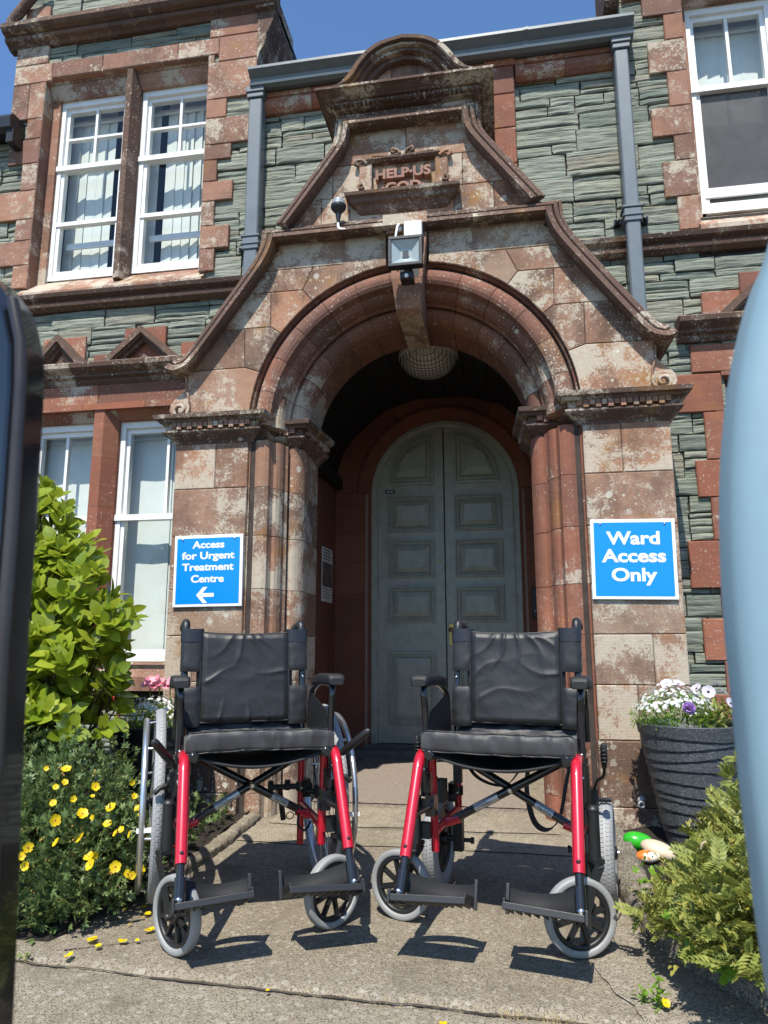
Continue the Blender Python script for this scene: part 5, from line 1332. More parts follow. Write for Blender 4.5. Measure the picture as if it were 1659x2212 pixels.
# --- planter flowers ----------------------------------------------------------
def alyssum(cx, cy, z, r, label, seed, h=.09, sx=1., cnt=460, loc=None):
    rs = np.random.RandomState(seed); t = thing('alyssum_plant', label, 'flowers', (cx, cy, z))
    pv, pf = leaf_proto(.3, .15, .2, 2, .9); n = 1500
    q = rs.uniform(0, 2*PI, n); rr = np.sqrt(rs.rand(n))*r*1.05; hh = h*np.sqrt(np.maximum(0, 1-(rr/r/1.1)**2))
    p = np.stack([cx+sx*rr*np.cos(q), cy+rr*np.sin(q), z-.015+hh*rs.rand(n)], 1); mb = MB()
    scatter(mb, pv, pf, rotmats(rs.normal(size=(n, 3))*.7+np.stack([np.cos(q), np.sin(q), np.ones(n)*.9], 1)), p, rs.uniform(.014, .03, n)); build(mb, 'foliage', M['leaf4'], t)
    cv = []; cf = []
    for k in range(9):                                      # a head of four-petalled florets
        a = k*2.4; rr_ = .42*math.sqrt(k/9); c = np.array([rr_*math.cos(a), rr_*math.sin(a), .25-.5*rr_*rr_])
        for m in range(4):
            b = a+m*PI/2; e = np.array([math.cos(b), math.sin(b), .1])*.19; s_ = np.array([-math.sin(b), math.cos(b), 0])*.085; o = len(cv)
            cv += [tuple(c), tuple(c+e*.7-s_), tuple(c+e), tuple(c+e*.7+s_)]; cf += [(o, o+1, o+2, o+3)]
    n = cnt; q = rs.uniform(0, 2*PI, n); rr = np.sqrt(rs.rand(n))*r; hh = h*np.sqrt(np.maximum(0, 1-(rr/r/1.08)**2))+.012
    nr = np.stack([np.cos(q)*rr/r, np.sin(q)*rr/r, .75+0*q], 1)+rs.normal(size=(n, 3))*.2; nr /= np.linalg.norm(nr, axis=1, keepdims=True)
    a = np.cross(nr, rs.normal(size=(n, 3))); a /= np.linalg.norm(a, axis=1, keepdims=True); Rm = np.stack([a, np.cross(nr, a), nr], 2)
    mb = MB(); scatter(mb, cv, cf, Rm, np.stack([cx+sx*rr*np.cos(q), cy+rr*np.sin(q), z-.01+hh*(.75+.35*rs.rand(n))], 1), rs.uniform(.011, .021, n), False)
    kind(build(mb, 'blossom', M['whitepetal'], t), 'stuff'); return t
alyssum(PRX-.055, PRY-.02, PRZ, .135, 'mound of tiny white flowers in the speckled planter on the right', 3, .14, 1.2)
alyssum(PLX+.02, PLY-.02, PLZ, .15, 'mound of tiny white flowers in the dark left planter', 4, .12, 1.1, 300)
PM = flower_mesh(5, .030, 'petunia_flower', M['mauve'], M['darkpetal'], .30, 1.25, .26)
t = thing('petunia_plant', 'pale lilac petunias with dark throats at the back of the right planter', 'flowers', (PRX+.09, PRY+.02, PRZ))
rs = np.random.RandomState(9)
for px, py, Y, d, sc in ((1530, 1495, 3.10, (-.05, -.9, .35), 1.0), (1505, 1488, 3.16, (-.5, -.3, .7), .9), (1440, 1478, 3.18, (-.3, -.5, .8), .95), (1465, 1478, 3.2, (.3, -.5, .9), .9), (1578, 1520, 3.08, (.4, -.7, .5), .9), (1590, 1535, 3.06, (.6, -.6, .2), .8), (1562, 1495, 3.14, (.6, -.1, .8), .9), (1548, 1480, 3.2, (.2, .3, .9), .8), (1585, 1510, 3.12, (.8, -.2, .5), .8)):
    place(PM, 'petunia_flower', t, at(px, py, Y), d, sc*.85, rs.rand()*6)
pv, pf = leaf_proto(.42, .15, .2, 3, .8); n = 260
q = rs.uniform(-2.6, 1.6, n); rr = np.sqrt(rs.rand(n))*.15; mb = MB()
scatter(mb, pv, pf, rotmats(rs.normal(size=(n, 3))*.6+[0.1, -.3, .8]), np.stack([PRX+.06+rr*np.cos(q)*.8, PRY+rr*np.sin(q), PRZ-.01+.09*rs.rand(n)], 1), rs.uniform(.02, .038, n)); build(mb, 'foliage', M['leaf3'], t)
t = thing('double_petunia', 'ruffled purple double petunia at the front of the right planter', 'flowers', tuple(at(1488, 1528, 3.02)))
mb = MB(); c = at(1488, 1530, 3.03)
for k in range(46):
    d = unit(1, rs)[0]*[1, .6, .8]+[0, -.5, .15]; a = rs.rand()*6; d /= np.linalg.norm(d); u_ = np.cross(d, [0, 0, 1.]); u_ /= np.linalg.norm(u_); w_ = np.cross(d, u_)
    s_ = math.cos(a)*u_+math.sin(a)*w_; n_ = np.cross(d, s_); r_ = .024
    mb.grid([[c+d*r_*i*.5+s_*j*.010*(.4+.4*i)+n_*.004*math.sin(j*3+i) for j in (-1, -.3, .3, 1)] for i in (0, 1, 2)], True)
build(mb, 'petals', M['purple'], t)
mb = MB(); mb.tube([c+[0, .02, 0], (c[0], PRY, PRZ)], .003, 5); build(mb, 'flower_stem', M['leaf3'], t)
PK = flower_mesh(5, .030, 'pink_flower', M['pinkpetal'], M['berry'], .35, 1.0)
t = thing('pink_flowers', 'cluster of pink and white flowers standing above the left planter', 'flowers', (PLX+.03, PLY, PLZ))
for px, py in ((325, 1472), (338, 1468), (350, 1475), (315, 1480), (333, 1482), (372, 1473), (362, 1482), (344, 1486)):
    p = at(px, py, PLY); place(PK, 'pink_flower', t, p, (rs.normal()*.3, -.7, .7), rs.uniform(.7, .95), rs.rand()*6)
mb = MB()
for px in (325, 345, 368): p = at(px, 1480, PLY); mb.tube([(p[0], PLY, PLZ), p], .003, 5)
build(mb, 'flower_stem', M['leaf3'], t)
# --- small things on the ground --------------------------------------------------
pm = MB(); pm.grid([[(.016*(i-1.5)/1.5*(1 if j in (1, 2) else .6), .011*(j-1.5)/1.5, .004*((i-1.5)/1.5)**2+.001) for j in range(4)] for i in range(4)], True)
p0 = build(pm, 'fallen_petal', M['yellow']); me = p0.data; first = True
for k, (px, py, sc) in enumerate(((148, 2068, 1.), (198, 2035, 1.2), (203, 2030, .8), (212, 2048, .9), (264, 2037, 1.), (297, 2035, .6), (321, 2013, 1.), (327, 2011, .9), (372, 1990, .9), (310, 1963, 1.), (318, 1978, 1.), (270, 1967, .7), (577, 2144, .5), (957, 2216, .7), (305, 1985, .6), (280, 2000, .5))):
    o = p0 if first else p0.copy()
    if not first: COL.objects.link(o)
    first = False; g_ = gz(px, py, .006); o.location = g_+np.array([0, 0, .004]); o.rotation_euler = (rs.normal()*.1, rs.normal()*.1, rs.rand()*6); o.scale = (sc*.8,)*3
    tag(o, 'small yellow petal fallen on the concrete below the yellow flowered bush' if k not in (12, 13) else ('lone yellow petal fallen in the footrest shadow of the left wheelchair' if k == 12 else 'lone yellow petal at the bottom edge of the concrete path'), 'petal', 'fallen yellow petals')
def pebble(name, c, rx, ry, rz, rot, m, label):
    mb = MB(); mb.ball((0, 0, 0), rx, ry, rz, 24, 14)
    mb.v = [(x*(1+.06*mn.noise((x*30, y*30, 1+rx*99))), y*(1+.07*mn.noise((x*25, y*25, 5+rx*77))), z) for x, y, z in mb.v]
    o = build(mb, name, m); o.location = [float(q) for q in c]; o.rotation_euler = rot; return tag(o, label, 'stone')
g_ = gz(1381, 1833, .05); pebble('painted_pebble', (g_[0], g_[1], .075), .060, .036, .034, (0, R(12), R(5)), plain('green_gloss_paint', (.03, .38, .02), .25, var=.1, coat=.5), 'smooth pebble painted bright green, beside the planter')
g_ = gz(1424, 1850, .05); cp = pebble('painted_pebble', (g_[0], g_[1], .070), .066, .042, .032, (0, R(16), R(-18)), plain('cream_paint', (.56, .47, .35), .5, var=.08), 'smooth pebble painted cream with small dark writing')
mb = MB()
for k in range(4): mb.tube([(-.018+.011*k, -.030, .013), (-.013+.011*k, -.026, .019+.002*(k % 2)), (-.010+.011*k, -.031, .012)], .0012, 5)
build(mb, 'painted_marks', M['ink'], cp, local=True)
def spotted():
    t = NT('orange_spotted_paint'); v = t.vor(55); q = t.n('SeparateColor'); t.l(v.outputs['Color'], q.inputs[0])
    c = t.mix(t.ramp(t.noise(22, 2), [(.48, 0.), (.55, 1.)]), (.60, .17, .03), (.72, .68, .60)); c = t.mix(t.ramp(t.math('ADD', v.outputs['Distance'], t.math('MULTIPLY', q.outputs[0], .5)), [(.32, 1.), (.38, 0.)]), c, (.02, .015, .01)); return t.fin(c, .4)
g_ = gz(1400, 1863, .04); pebble('painted_pebble', (g_[0], g_[1], .060), .044, .030, .022, (0, 0, R(10)), spotted(), 'pebble painted orange and white with black spots')
def weed(label, px, py, n, h, seed, flower=False, m='leaf4', wid=.02):
    rs = np.random.RandomState(seed); g_ = gz(px, py, 0); t = thing('weed', label, 'weed', (g_[0], g_[1], -.005)); mb = MB(); pv, pf = leaf_proto(.42, .15, .2, 3, .8)
    zz_ = rs.rand(n)*h; q = rs.uniform(0, 6.28, n)
    scatter(mb, pv, pf, rotmats(np.stack([np.cos(q), np.sin(q), rs.uniform(.1, .9, n)], 1)), np.stack([g_[0]+rs.normal(size=n)*wid*.4, g_[1]+rs.normal(size=n)*wid*.4, zz_], 1), rs.uniform(.010, .022, n)*(wid/.02)**.5); build(mb, 'leaves', M[m], t)
    mb = MB(); mb.tube([(g_[0], g_[1], -.01), (g_[0]+.003, g_[1], h)], .0018, 5); build(mb, 'stem', M['leaf3'], t)
    if flower: place(YF, 'flower', t, (g_[0]+.012, g_[1]-.012, .022), (.3, -.7, .6), .6)
weed('small leafy weed with one yellow flower growing in the path joint', 1425, 2183, 42, .072, 3, True)
weed('tiny green weed in the path joint left of the flowering weed', 1388, 2168, 22, .03, 5)
weed('clump of round leaved weed at the foot of the yellow flowered bush', 90, 2005, 90, .05, 7, False, 'leaf2', .11)
weed('small weed at the foot of the right pier behind the wheelchair', 1370, 1690+118, 14, .03, 8)
weed('tiny weed tuft in the path joint at the lower left', 55, 2068, 10, .012, 9)
mb = MB(); rs = np.random.RandomState(6); n = 420
x_ = np.concatenate([rs.uniform(-.55, .02, n//3), rs.uniform(-.05, .12, n-n//3)]); V = []; 
for x in x_:
    y = joint_y(x)+rs.normal()*.008; a = rs.uniform(0, 6.28); l = rs.uniform(.008, .02); z = path_z(x, y)
    mb.add([(x, y, z), (x+.0014, y, z), (x+l*math.cos(a), y+l*math.sin(a)*.5, z+l*.55)], [(0, 1, 2)])
kind(build(mb, 'dry_grass', plain('straw', (.42, .31, .13), .8, var=.3)), 'stuff')
# --- close to the lens: the two things the picture was taken between ------------------
t = thing('metal_post', 'black glossy round topped metal post close to the camera at the left edge', 'post', (-.37, .42, 0))
edge = [(-.75, 1.075), (-.40, 1.09), (-.36, 1.088), (-.335, 1.073), (-.318, 1.05), (-.309, 1.02), (-.306, .99), (-.300, .90), (-.296, .82), (-.288, .72), (-.281, .64), (-.274, .50), (-.27, .0)]
edge = [(x*(1.078-.045*min(1, max(0, (z-.6)/.4))), z) for x, z in edge]
mb = MB(); mb.prism(edge[1:]+[(-.44, .0)], .40, .43, c=.006); build(mb, 'post_shaft', M['blackgloss'], t)
mb = MB(); mb.tube([(x+.004, .40, z) for x, z in edge[4:]], .004, 8); mb.tube([(x-.028, .398, z) for x, z in edge[5:]], .005, 8); build(mb, 'edge_reflection', plain('brown_reflection', (.035, .028, .026), .3, var=.3), t)  # brown strips along the edge stand in for reflections in the gloss
t = thing('blue_panel', 'pale blue smoothly rounded panel close to the camera at the right edge', 'panel', (.45, .45, 0))
pts = [at(x+24, y, .44) for x, y in ((1690, 380), (1655, 520), (1622, 600), (1596, 690), (1575, 800), (1563, 900), (1556, 1020), (1556, 1150), (1562, 1280), (1573, 1420), (1588, 1560), (1606, 1740), (1626, 1900), (1645, 2050), (1670, 2200))]
poly = [(p[0], p[2]) for p in smooth_path(pts, 3)]
mb = MB(); rings = []
for k, (d, yy) in enumerate(((.0, .465), (.0, .445), (.002, .437), (.008, .431), (.018, .427), (.035, .425), (.06, .424))):
    rings.append([(x+d, yy, z) for x, z in poly]+[(.62, yy, poly[-1][1]), (.62, yy, poly[0][1])])
mb.loft(rings[::-1], True, True, True); build(mb, 'panel_body', M['paleblue'], t)
mb = MB(); mb.box(.50, .54, .43, .46, -.03, .55); build(mb, 'panel_leg', M['paleblue'], t)

# ================================================================== WHEELCHAIRS
# local frame of a chair: x to its left hand (image right), y towards its back, z up; the hanger tops lie at y = 0
def bent(pts, r, n=6):                       # polyline with rounded corners
    P_ = [np.array(p, float) for p in pts]; out = [P_[0]]
    for i in range(1, len(P_)-1):
        a, b, c = P_[i-1], P_[i], P_[i+1]; u = a-b; v = c-b; lu, lv = np.linalg.norm(u), np.linalg.norm(v); q = min(r, lu*.45, lv*.45)
        p0, p1 = b+u/lu*q, b+v/lv*q
        for t in np.linspace(0, 1, n): out.append((1-t)**2*p0+2*t*(1-t)*b+t*t*p1)
    out.append(P_[-1]); return out
def wrinkle(x, z, seed, folds):
    d = .0042*mn.noise((x*6, z*8, seed))+.0014*mn.noise((x*16+seed, z*22, seed))+.0020*(1-abs(mn.noise((x*9, z*13, seed+4)))*2)+.0005*(1-min(1, abs(mn.noise((x*21+z*9, z*17-x*6, seed+6)))*4))
    for fx, fz, ang, wv, ln, am in folds:
        c, s = math.cos(ang), math.sin(ang); u = (x-fx)*c+(z-fz)*s; v = -(x-fx)*s+(z-fz)*c+.012*math.sin(u*30+seed)
        if -0.02 < u < ln: d += am*(.55*math.exp(-abs(v)/(wv*.55))+.45*math.exp(-((v+.35*wv)/wv)**2))*max(0, 1-max(0, u)/ln)*(1 if u > 0 else 1+u/.02)
    return d
def wheel_plain(parent, name, c, axis, r, tr, spokes, tyre_m, rim_m, wide=None, tread=False):
    ax = np.array(axis, float); ax /= np.linalg.norm(ax); c = np.array(c, float); wd = wide or tr
    t = np.array([0, 0, 1.]); u = np.cross(ax, t); u /= np.linalg.norm(u); v = np.cross(ax, u)
    mb = MB(); ri = r-2*tr
    # rim ring (channel section), hub and flat spokes
    for q0 in (0,):
        prf = [(ri+.004, -wd*.55), (ri+.004, wd*.55), (ri-.004, wd*.72), (ri-.010, wd*.72), (ri-.012, wd*.3), (ri-.012, -wd*.3), (ri-.010, -wd*.72), (ri-.004, -wd*.72)]
        rings = [[c+(math.cos(q)*u+math.sin(q)*v)*a+ax*b for a, b in prf] for q in np.linspace(0, 2*PI, 48, endpoint=False)]
        mb.loft(rings, True, False, True, 0, True)
    mb.lathe([(.006, -wd*1.25), (.018, -wd*1.2), (.021, -wd*.9), (.021, wd*.9), (.018, wd*1.2), (.006, wd*1.25)], c, ax, 20)
    for k in range(spokes):
        q = 2*PI*k/spokes+.25; d = math.cos(q)*u+math.sin(q)*v; s = np.cross(ax, d); m = (ri+.008)/2
        mb.obox(c+d*m, d*(m-.006), s*.0042, ax*wd*.55); mb.obox(c+d*m, d*(m-.006), s*.0085, ax*wd*.16)
    w_ = build(mb, name, rim_m, parent, local=True)
    mb = MB()
    if tread:
        prf = []; M_ = 16; n = 96
        rings = []
        for i, q in enumerate(np.linspace(0, 2*PI, n, endpoint=False)):
            row = []; d = math.cos(q)*u+math.sin(q)*v
            for j, p in enumerate(np.linspace(0, 2*PI, M_, endpoint=False)):
                cr = math.copysign(abs(math.cos(p))**.8, math.cos(p)); sr = math.copysign(abs(math.sin(p))**.8, math.sin(p))
                row.append(c+d*(r-tr+tr*cr)+ax*wd*sr)
            rings.append(row)
        mb.loft(rings, True, False, True, 0, True)
        nt_ = int(2*PI*r/.013)                                   # raised tread bars
        for k in range(nt_):
            q = 2*PI*k/nt_; d = math.cos(q)*u+math.sin(q)*v; s = np.cross(ax, d)
            for side in (-1, 1):
                for (o_, l_) in ((.26, .17), (.66, .16)):
                    pa = math.asin(min(.95, o_)); dn = d*math.cos(pa)+ax*side*math.sin(pa)*wd/tr; dn /= np.linalg.norm(dn)
                    tt = np.cross(s, dn); sh = .0032 if o_ < .5 else 0
                    cc = c+d*(r-tr+tr*math.cos(pa)**.8)+ax*side*wd*o_**.9+s*(sh if side > 0 else sh+.005)
                    mb.obox(cc, tt*wd*l_, s*.0043, dn*.0013)
    else: mb.torus(r-tr, tr, c, ax, 56, 14, 0, .55, wd)
    build(mb, 'tyre', tyre_m, w_, local=True)
    return w_
def wheelchair(cfg):
    t = thing('wheelchair', cfg['label'], 'wheelchair', cfg['loc'], cfg['rz'], 'black and red wheelchairs parked before the porch')
    part = lambda mb, name, m, par=None, **k: build(mb, name, m, par or t, local=True, **k)
    hx = .212; sd = cfg['seed']; r = random.Random(sd)
    # side frames
    for s in (-1, 1):
        mb = MB(); x = s*hx
        mb.tube(bent([(x, .10, .200), (x, .075, .50)], .02), .0125, 12)                    # front upright (red)
        mb.tube([(x, .10, .250), (x, .42, .255)], .0115, 12)                                # lower rail (red)
        mb.tube([(x, .425, .12), (x, .425, .51)], .0125, 12)                               # rear upright (red)
        mb.tube([(x, .08, .47), (x, .425, .475)], .0115, 12)                               # upper side rail
        mb.add([(x-.002*s, .06, .46), (x-.002*s, .12, .40), (x-.002*s, .13, .24), (x-.002*s, .075, .24), (x+.004*s, .06, .46), (x+.004*s, .12, .40), (x+.004*s, .13, .24), (x+.004*s, .075, .24)], [(0, 1, 2, 3), (7, 6, 5, 4), (0, 4, 5, 1), (1, 5, 6, 2), (2, 6, 7, 3), (3, 7, 4, 0)])
        fr = part(mb, 'side_frame', M['red'])
        mb = MB()
        mb.tube([(x-s*.012, -.012, .498), (x, .43, .480)], .0125, 12)                              # seat rail (black)
        mb.lathe([(.0165, 0), (.0175, .012), (.012, .016)], (x-s*.014, -.008, .494), (0, -1, 0), 14)
        mb.tube([(x, .425, .50), (x, .432, .56), (x, .465, .80), (x, .475, .865)], .0128, 12)   # cane
        mb.tube([(x, .075, .47), (x, .075, .52)], .018, 12); mb.tube([(x, .425, .455), (x, .425, .475)], .017, 12); mb.tube([(x, .425, .30), (x, .425, .33)], .018, 12)
        mb.box(min(x, x+s*.03), max(x, x+s*.03), .40, .45, .28, .34)
        part(mb, 'back_post', M['blacksteel'])
        mb = MB(); mb.tube(bent([(x, .470, .835), (x, .479, .905), (x, .60, .885)], .03), [.0125]*8, 12) if False else mb.tube(bent([(x, .470, .84), (x, .480, .900), (x, .61, .872)], .035, 7), .0145, 12)
        ph = part(mb, 'push_handle', M['blackplastic'])
        mb = MB()
        for k in range(6): mb.torus(.0150, .0025, (x, .535+.012*k, .8885-.0026*k), (0, 1, -.19), 14, 6)
        part(mb, 'grip_ridges', M['blackplastic'], ph)
        for zb, yb in ((.70, .452), (.49, .428)): mb = MB()
        mb = MB(); mb.ball((x, .435, .700), .006, n=8, m=6); mb.ball((x, .410, .31), .006, n=8, m=6); part(mb, 'bolt', M['chrome'], fr)
        # leg rest: red hanger, black telescopic tube, footplate, heel loop
        mb = MB(); hp = bent([(s*.224, .075, .490), (s*.224, -.022, .498), (s*.228, -.165, .250)], .05, 9); mb.tube(hp, .0158, 14)
        hg = part(mb, 'leg_rest_hanger', M['red'])
        mb = MB(); mb.ball((s*.2275, -.1655, .278), .0058, n=8, m=6); part(mb, 'hanger_bolt', M['blackplastic'], hg)
        mb = MB(); mb.tube([(s*.228, -.158, .262), (s*.231, -.212, .158)], .0108, 12); mb.tube([(s*.2285, -.180, .222), (s*.231, -.207, .168)], .0148, 12)
        mb.tube([(x, .075, .335), (x*1.05, -.105, .345)], .010, 10); mb.obox((x, .062, .34), (.014, 0, 0), (0, .024, 0), (0, 0, .03)); mb.obox((x, .03, .41), (.009, 0, 0), (0, .012, 0), (0, 0, .028))
        part(mb, 'extension_tube', M['blacksteel'], hg)
        mb = MB(); zf = .150; xo, xi = s*.243, s*.046; y0, y1 = -.262, -.140; i0 = len(mb.v)
        a = min(xo, xi); b = max(xo, xi)
        til = lambda xx: .010*(1-(abs(xx)-.048)/.19)
        P8 = lambda x0, x1, y0_, y1_, z0_, z1_: mb.add([(x0, y0_, z0_+til(x0)), (x1, y0_, z0_+til(x1)), (x1, y1_, z0_+til(x1)), (x0, y1_, z0_+til(x0)), (x0, y0_, z1_+til(x0)), (x1, y0_, z1_+til(x1)), (x1, y1_, z1_+til(x1)), (x0, y1_, z1_+til(x0))], [(0, 3, 2, 1), (4, 5, 6, 7), (0, 1, 5, 4), (1, 2, 6, 5), (2, 3, 7, 6), (3, 0, 4, 7)])
        P8(a, b, y0+.004, y1, zf+.006, zf+.014); P8(a, b, y0, y0+.010, zf-.002, zf+.015)
        P8(xi-.004*s if s < 0 else xi, xi if s < 0 else xi+.006, y0+.01, y1, zf-.002, zf+.024) if s > 0 else P8(xi-.006, xi, y0+.01, y1, zf-.002, zf+.024)
        P8(min(xo, xo+s*.008), max(xo, xo+s*.008), y0, y1+.01, zf-.008, zf+.026)
        for k in range(9): xx = a+(b-a)*(k+.5)/9; P8(xx-.002, xx+.002, y0+.01, y1, zf-.004, zf+.006)
        TL = R(-22); yp, zp = -.205, .155
        rotx = lambda p: (p[0], yp+(p[1]-yp)*math.cos(TL)-(p[2]-zp)*math.sin(TL), zp+(p[1]-yp)*math.sin(TL)+(p[2]-zp)*math.cos(TL))
        mb.tube([(s*.232, -.205, zf-.005), (s*.232, -.205, zf+.030)], .015, 12); mb.obox((xi-s*.004, y1-.006, zf+.040), (.005, 0, 0), (0, .005, 0), (0, 0, .036))
        mb.v = [rotx(p) for p in mb.v]
        fp = part(mb, 'footplate', M['blackplastic'], hg, bevel=.003)
        mb = MB(); rows = []
        for k in range(15):
            u = k/14; xx = s*.231+(xi-s*.004-s*.231)*u; yy = -.190+.048*u+.055*math.sin(PI*u)**.8; sag = -.010*math.sin(PI*u)
            rows.append([(xx, yy+.003*math.cos(zz*200), zf+.018+zz+sag+.012*(1-u)) for zz in (0, .012, .025, .038, .048)])
        rows = [[rotx(q) for q in row] for row in rows]; mb.grid(rows, True); mb.grid([[(a_, b_+.0025, c_) for a_, b_, c_ in row] for row in rows][::-1], True)
        part(mb, 'heel_loop', M['webbing'], hg)
        mb = MB(); mb.lathe([(.010, 0), (.010, .006), (.004, .008)], rotx((s*.232, -.222, zf+.022)), (0, -1, 0), 12); part(mb, 'footplate_bolt', M['chrome'], fp)
        # arm rest
        mb = MB(); ax_ = s*(hx+.022)
        mb.tube(bent([(ax_, .085, .38), (ax_, .085, .60), (ax_+s*.006, .075, .690), (ax_+s*.006, .26, .690), (ax_, .375, .655), (ax_, .385, .50)], .05, 7), .0112, 12)
        mb.tube([(ax_, .085, .36), (ax_, .085, .47)], .0185, 14); mb.tube([(ax_, .085, .475), (ax_, .085, .492)], .016, 12)
        arm = part(mb, 'armrest', M['blacksteel'])
        mb = MB(); px_ = ax_+s*.006; rows = []
        for yy, zz, wv, hh in ((.028, .700, .021, .010), (.032, .704, .0265, .016), (.06, .706, .028, .018), (.20, .702, .028, .018), (.285, .690, .027, .017), (.292, .688, .022, .011)):
            rows.append([(px_+wv*math.copysign(abs(math.cos(q))**.45, math.cos(q)), yy, zz+hh*math.copysign(abs(math.sin(q))**.45, math.sin(q))) for q in np.linspace(0, 2*PI, 20, endpoint=False)])
        mb.loft(rows, True, True, True); part(mb, 'arm_pad', M['pad'], arm)
        mb = MB(); gx = ax_-s*.008
        pol = [(.10, .515), (.37, .515), (.37, .60), (.33, .645), (.11, .605)]
        mb.loft([[(gx+d_, yy, zz) for yy, zz in pol] for d_ in (-.002, .002)], True, True, False); part(mb, 'side_guard', M['blackplastic'], arm)
        mb = MB(); mb.ball((ax_, .064, .44), .005, n=8, m=6); mb.ball((ax_, .074, .502), .0045, n=8, m=6); part(mb, 'bolt', M['chrome'], arm)
    # caster wheels
    for (px_, py_, ang), s in zip(cfg['casters'], (-1, 1)):
        ax = (math.sin(ang), -math.cos(ang), 0); pv = np.array([s*(hx+.046), .045, .30])
        mb = MB(); mb.tube([(pv[0], pv[1], .235), (pv[0], pv[1], .36)], .0165, 14); mb.obox((s*(hx+.022), .066, .265), (.018, 0, 0), (0, .014, 0), (0, 0, .022)); mb.obox((s*(hx+.022), .066, .335), (.018, 0, 0), (0, .014, 0), (0, 0, .018)); mb.lathe([(.018, .36), (.018, .366), (.008, .372)], (pv[0], pv[1], 0), n=14)
        part(mb, 'caster_housing', M['blackplastic'])
        c = np.array([px_, py_, .100]); w_ = wheel_plain(t, 'caster_wheel', c, ax, .100, .0098, 8, M['rubber'], M['blackplastic'], .0140)
        A = np.array(ax); mb = MB(); top = np.array([pv[0], pv[1], .225])
        for q in (-1, 1):
            o = A*q*.026
            pth = [top+A*q*.016+[0, 0, .004], top+o+[0, 0, -.006], c+o+(top-c)*.55*[1, 1, 1]+[0, 0, .01], c+o]
            for a_, b_ in zip(pth[:-1], pth[1:]):
                d = b_-a_; L = np.linalg.norm(d); d = d/L; sd_ = np.cross(A, d); sd_ /= np.linalg.norm(sd_)
                mb.obox((a_+b_)/2, d*(L/2+.004), sd_*.0135, A*.0022)
            mb.lathe([(.010, 0), (.010, .006), (.005, .010)], c+o, A*q, 10)
        mb.obox(top+[0, 0, .006], A*.027, np.cross(A, [0, 0, 1])*.016, (0, 0, .006)); mb.tube([top, top+[0, 0, .03]], .012, 10)
        part(mb, 'caster_fork', M['blackplastic'], w_)
    # cross brace
    mb = MB(); ya, yb_ = .215, .243; za, zb = .265, .475
    mb.tube([(-.185, ya, za), (.20, ya, zb)], .0128, 12); mb.tube([(.185, yb_, za), (-.20, yb_, zb)], .0128, 12)
    cb = part(mb, 'cross_brace', M['blacksteel'])
    for s in (-1, 1):
        mb = MB(); yy_ = .215 if s < 0 else .243; mb.tube([(s*.205, yy_, .256), (s*.16, yy_, .272)], .0150, 12); mb.tube([(s*.212, .12, .2555), (s*.212, .40, .2555)], .0138, 12); part(mb, 'brace_sleeve', M['red'], cb)
    mb = MB(); mb.lathe([(.0105, 0), (.0105, .006), (.006, .009)], (0.004, ya-.012, .3685), (0, -1, 0), 6, smooth=False); part(mb, 'pivot_bolt', M['chrome'], cb)
    d = np.array([.385, 0, .21]); d /= np.linalg.norm(d)
    mb = MB(); p = np.array([-.185, ya, za]); mb.tube([p+d*.085, p+d*.170], .0133, 14); lb = part(mb, 'foil_label', M['label'], cb)
    d2 = np.array([-.385, 0, .21]); d2 /= np.linalg.norm(d2); p2 = np.array([.185, yb_, za]); mb = MB(); mb.tube([p2+d2*.065, p2+d2*.125], .0132, 14); lb2 = part(mb, 'foil_label', M['label'], cb)
    v, f = text_mb('110kg/242lbs', .010, .0002, .0001, .052); up_ = np.array([.21, 0, .385]); up_ /= np.linalg.norm(up_); rt_ = -d2; cc = p2+d2*.095
    nrm = np.array([0, -1., 0]); mb = MB(); mb.add([cc+rt_*a_+up_*(b_-.0035)*1.1+nrm*(.0134-.6*abs(b_-.0035)**1.2*.2+c_) for a_, b_, c_ in v], f); part(mb, 'label_print', M['ink'], lb2)
    mb = MB()
    for k in range(3): cc = p+d*(.105+.012*k); mb.obox(cc+nrm*.0132+np.array([-.48, 0, .87])*(.004-.004*k), d*(.025-.004*k), nrm*.0004, np.array([-.48, 0, .87])*.0007)
    part(mb, 'label_print', M['ink'], lb)
    # back rest: padded centre, sleeves round the posts
    yc = lambda z: .420+(z-.53)*.135
    fo = cfg['folds']; nx, nz = 110, 96; x1 = .158
    def pan(x0, x1_, z0, z1, nx, nz, bul, seed, folds, edge=.014, top_sag=0.):
        Fp = []; Bp = []
        for k in range(nz+1):
            v = k/nz; rf = []; rb = []
            for i in range(nx+1):
                u = i/nx; x = x0+(x1_-x0)*u; z = z0+(z1-z0)*v-top_sag*math.sin(PI*u)*v
                e = min(u, 1-u)*(x1_-x0); e2 = min(v, 1-v)*(z1-z0); b = bul*min(1, e/edge)**.5*min(1, e2/edge)**.5
                w_ = .62*wrinkle(x, z, seed, folds)*min(1, e/.012+.25)*min(1, e2/.010+.3)
                rf.append((x, yc(z)-.016-b-w_, z)); rb.append((x, yc(z)+.004, z))
            Fp.append(rf); Bp.append(rb)
        mb = MB(); mb.grid(Fp, True); mb.grid([q[::-1] for q in Bp], True)
        for a_, b_ in ((Fp[0], Bp[0]), (Fp[-1], Bp[-1]), ([q[0] for q in Fp], [q[0] for q in Bp]), ([q[-1] for q in Fp], [q[-1] for q in Bp])): mb.grid([a_, b_], True)
        return mb
    zb0, zt = (.545, .862)
    bk = part(pan(-x1, x1, zb0, zt, nx, nz, .014, sd, fo, .02, .006), 'backrest', M['nylon'])
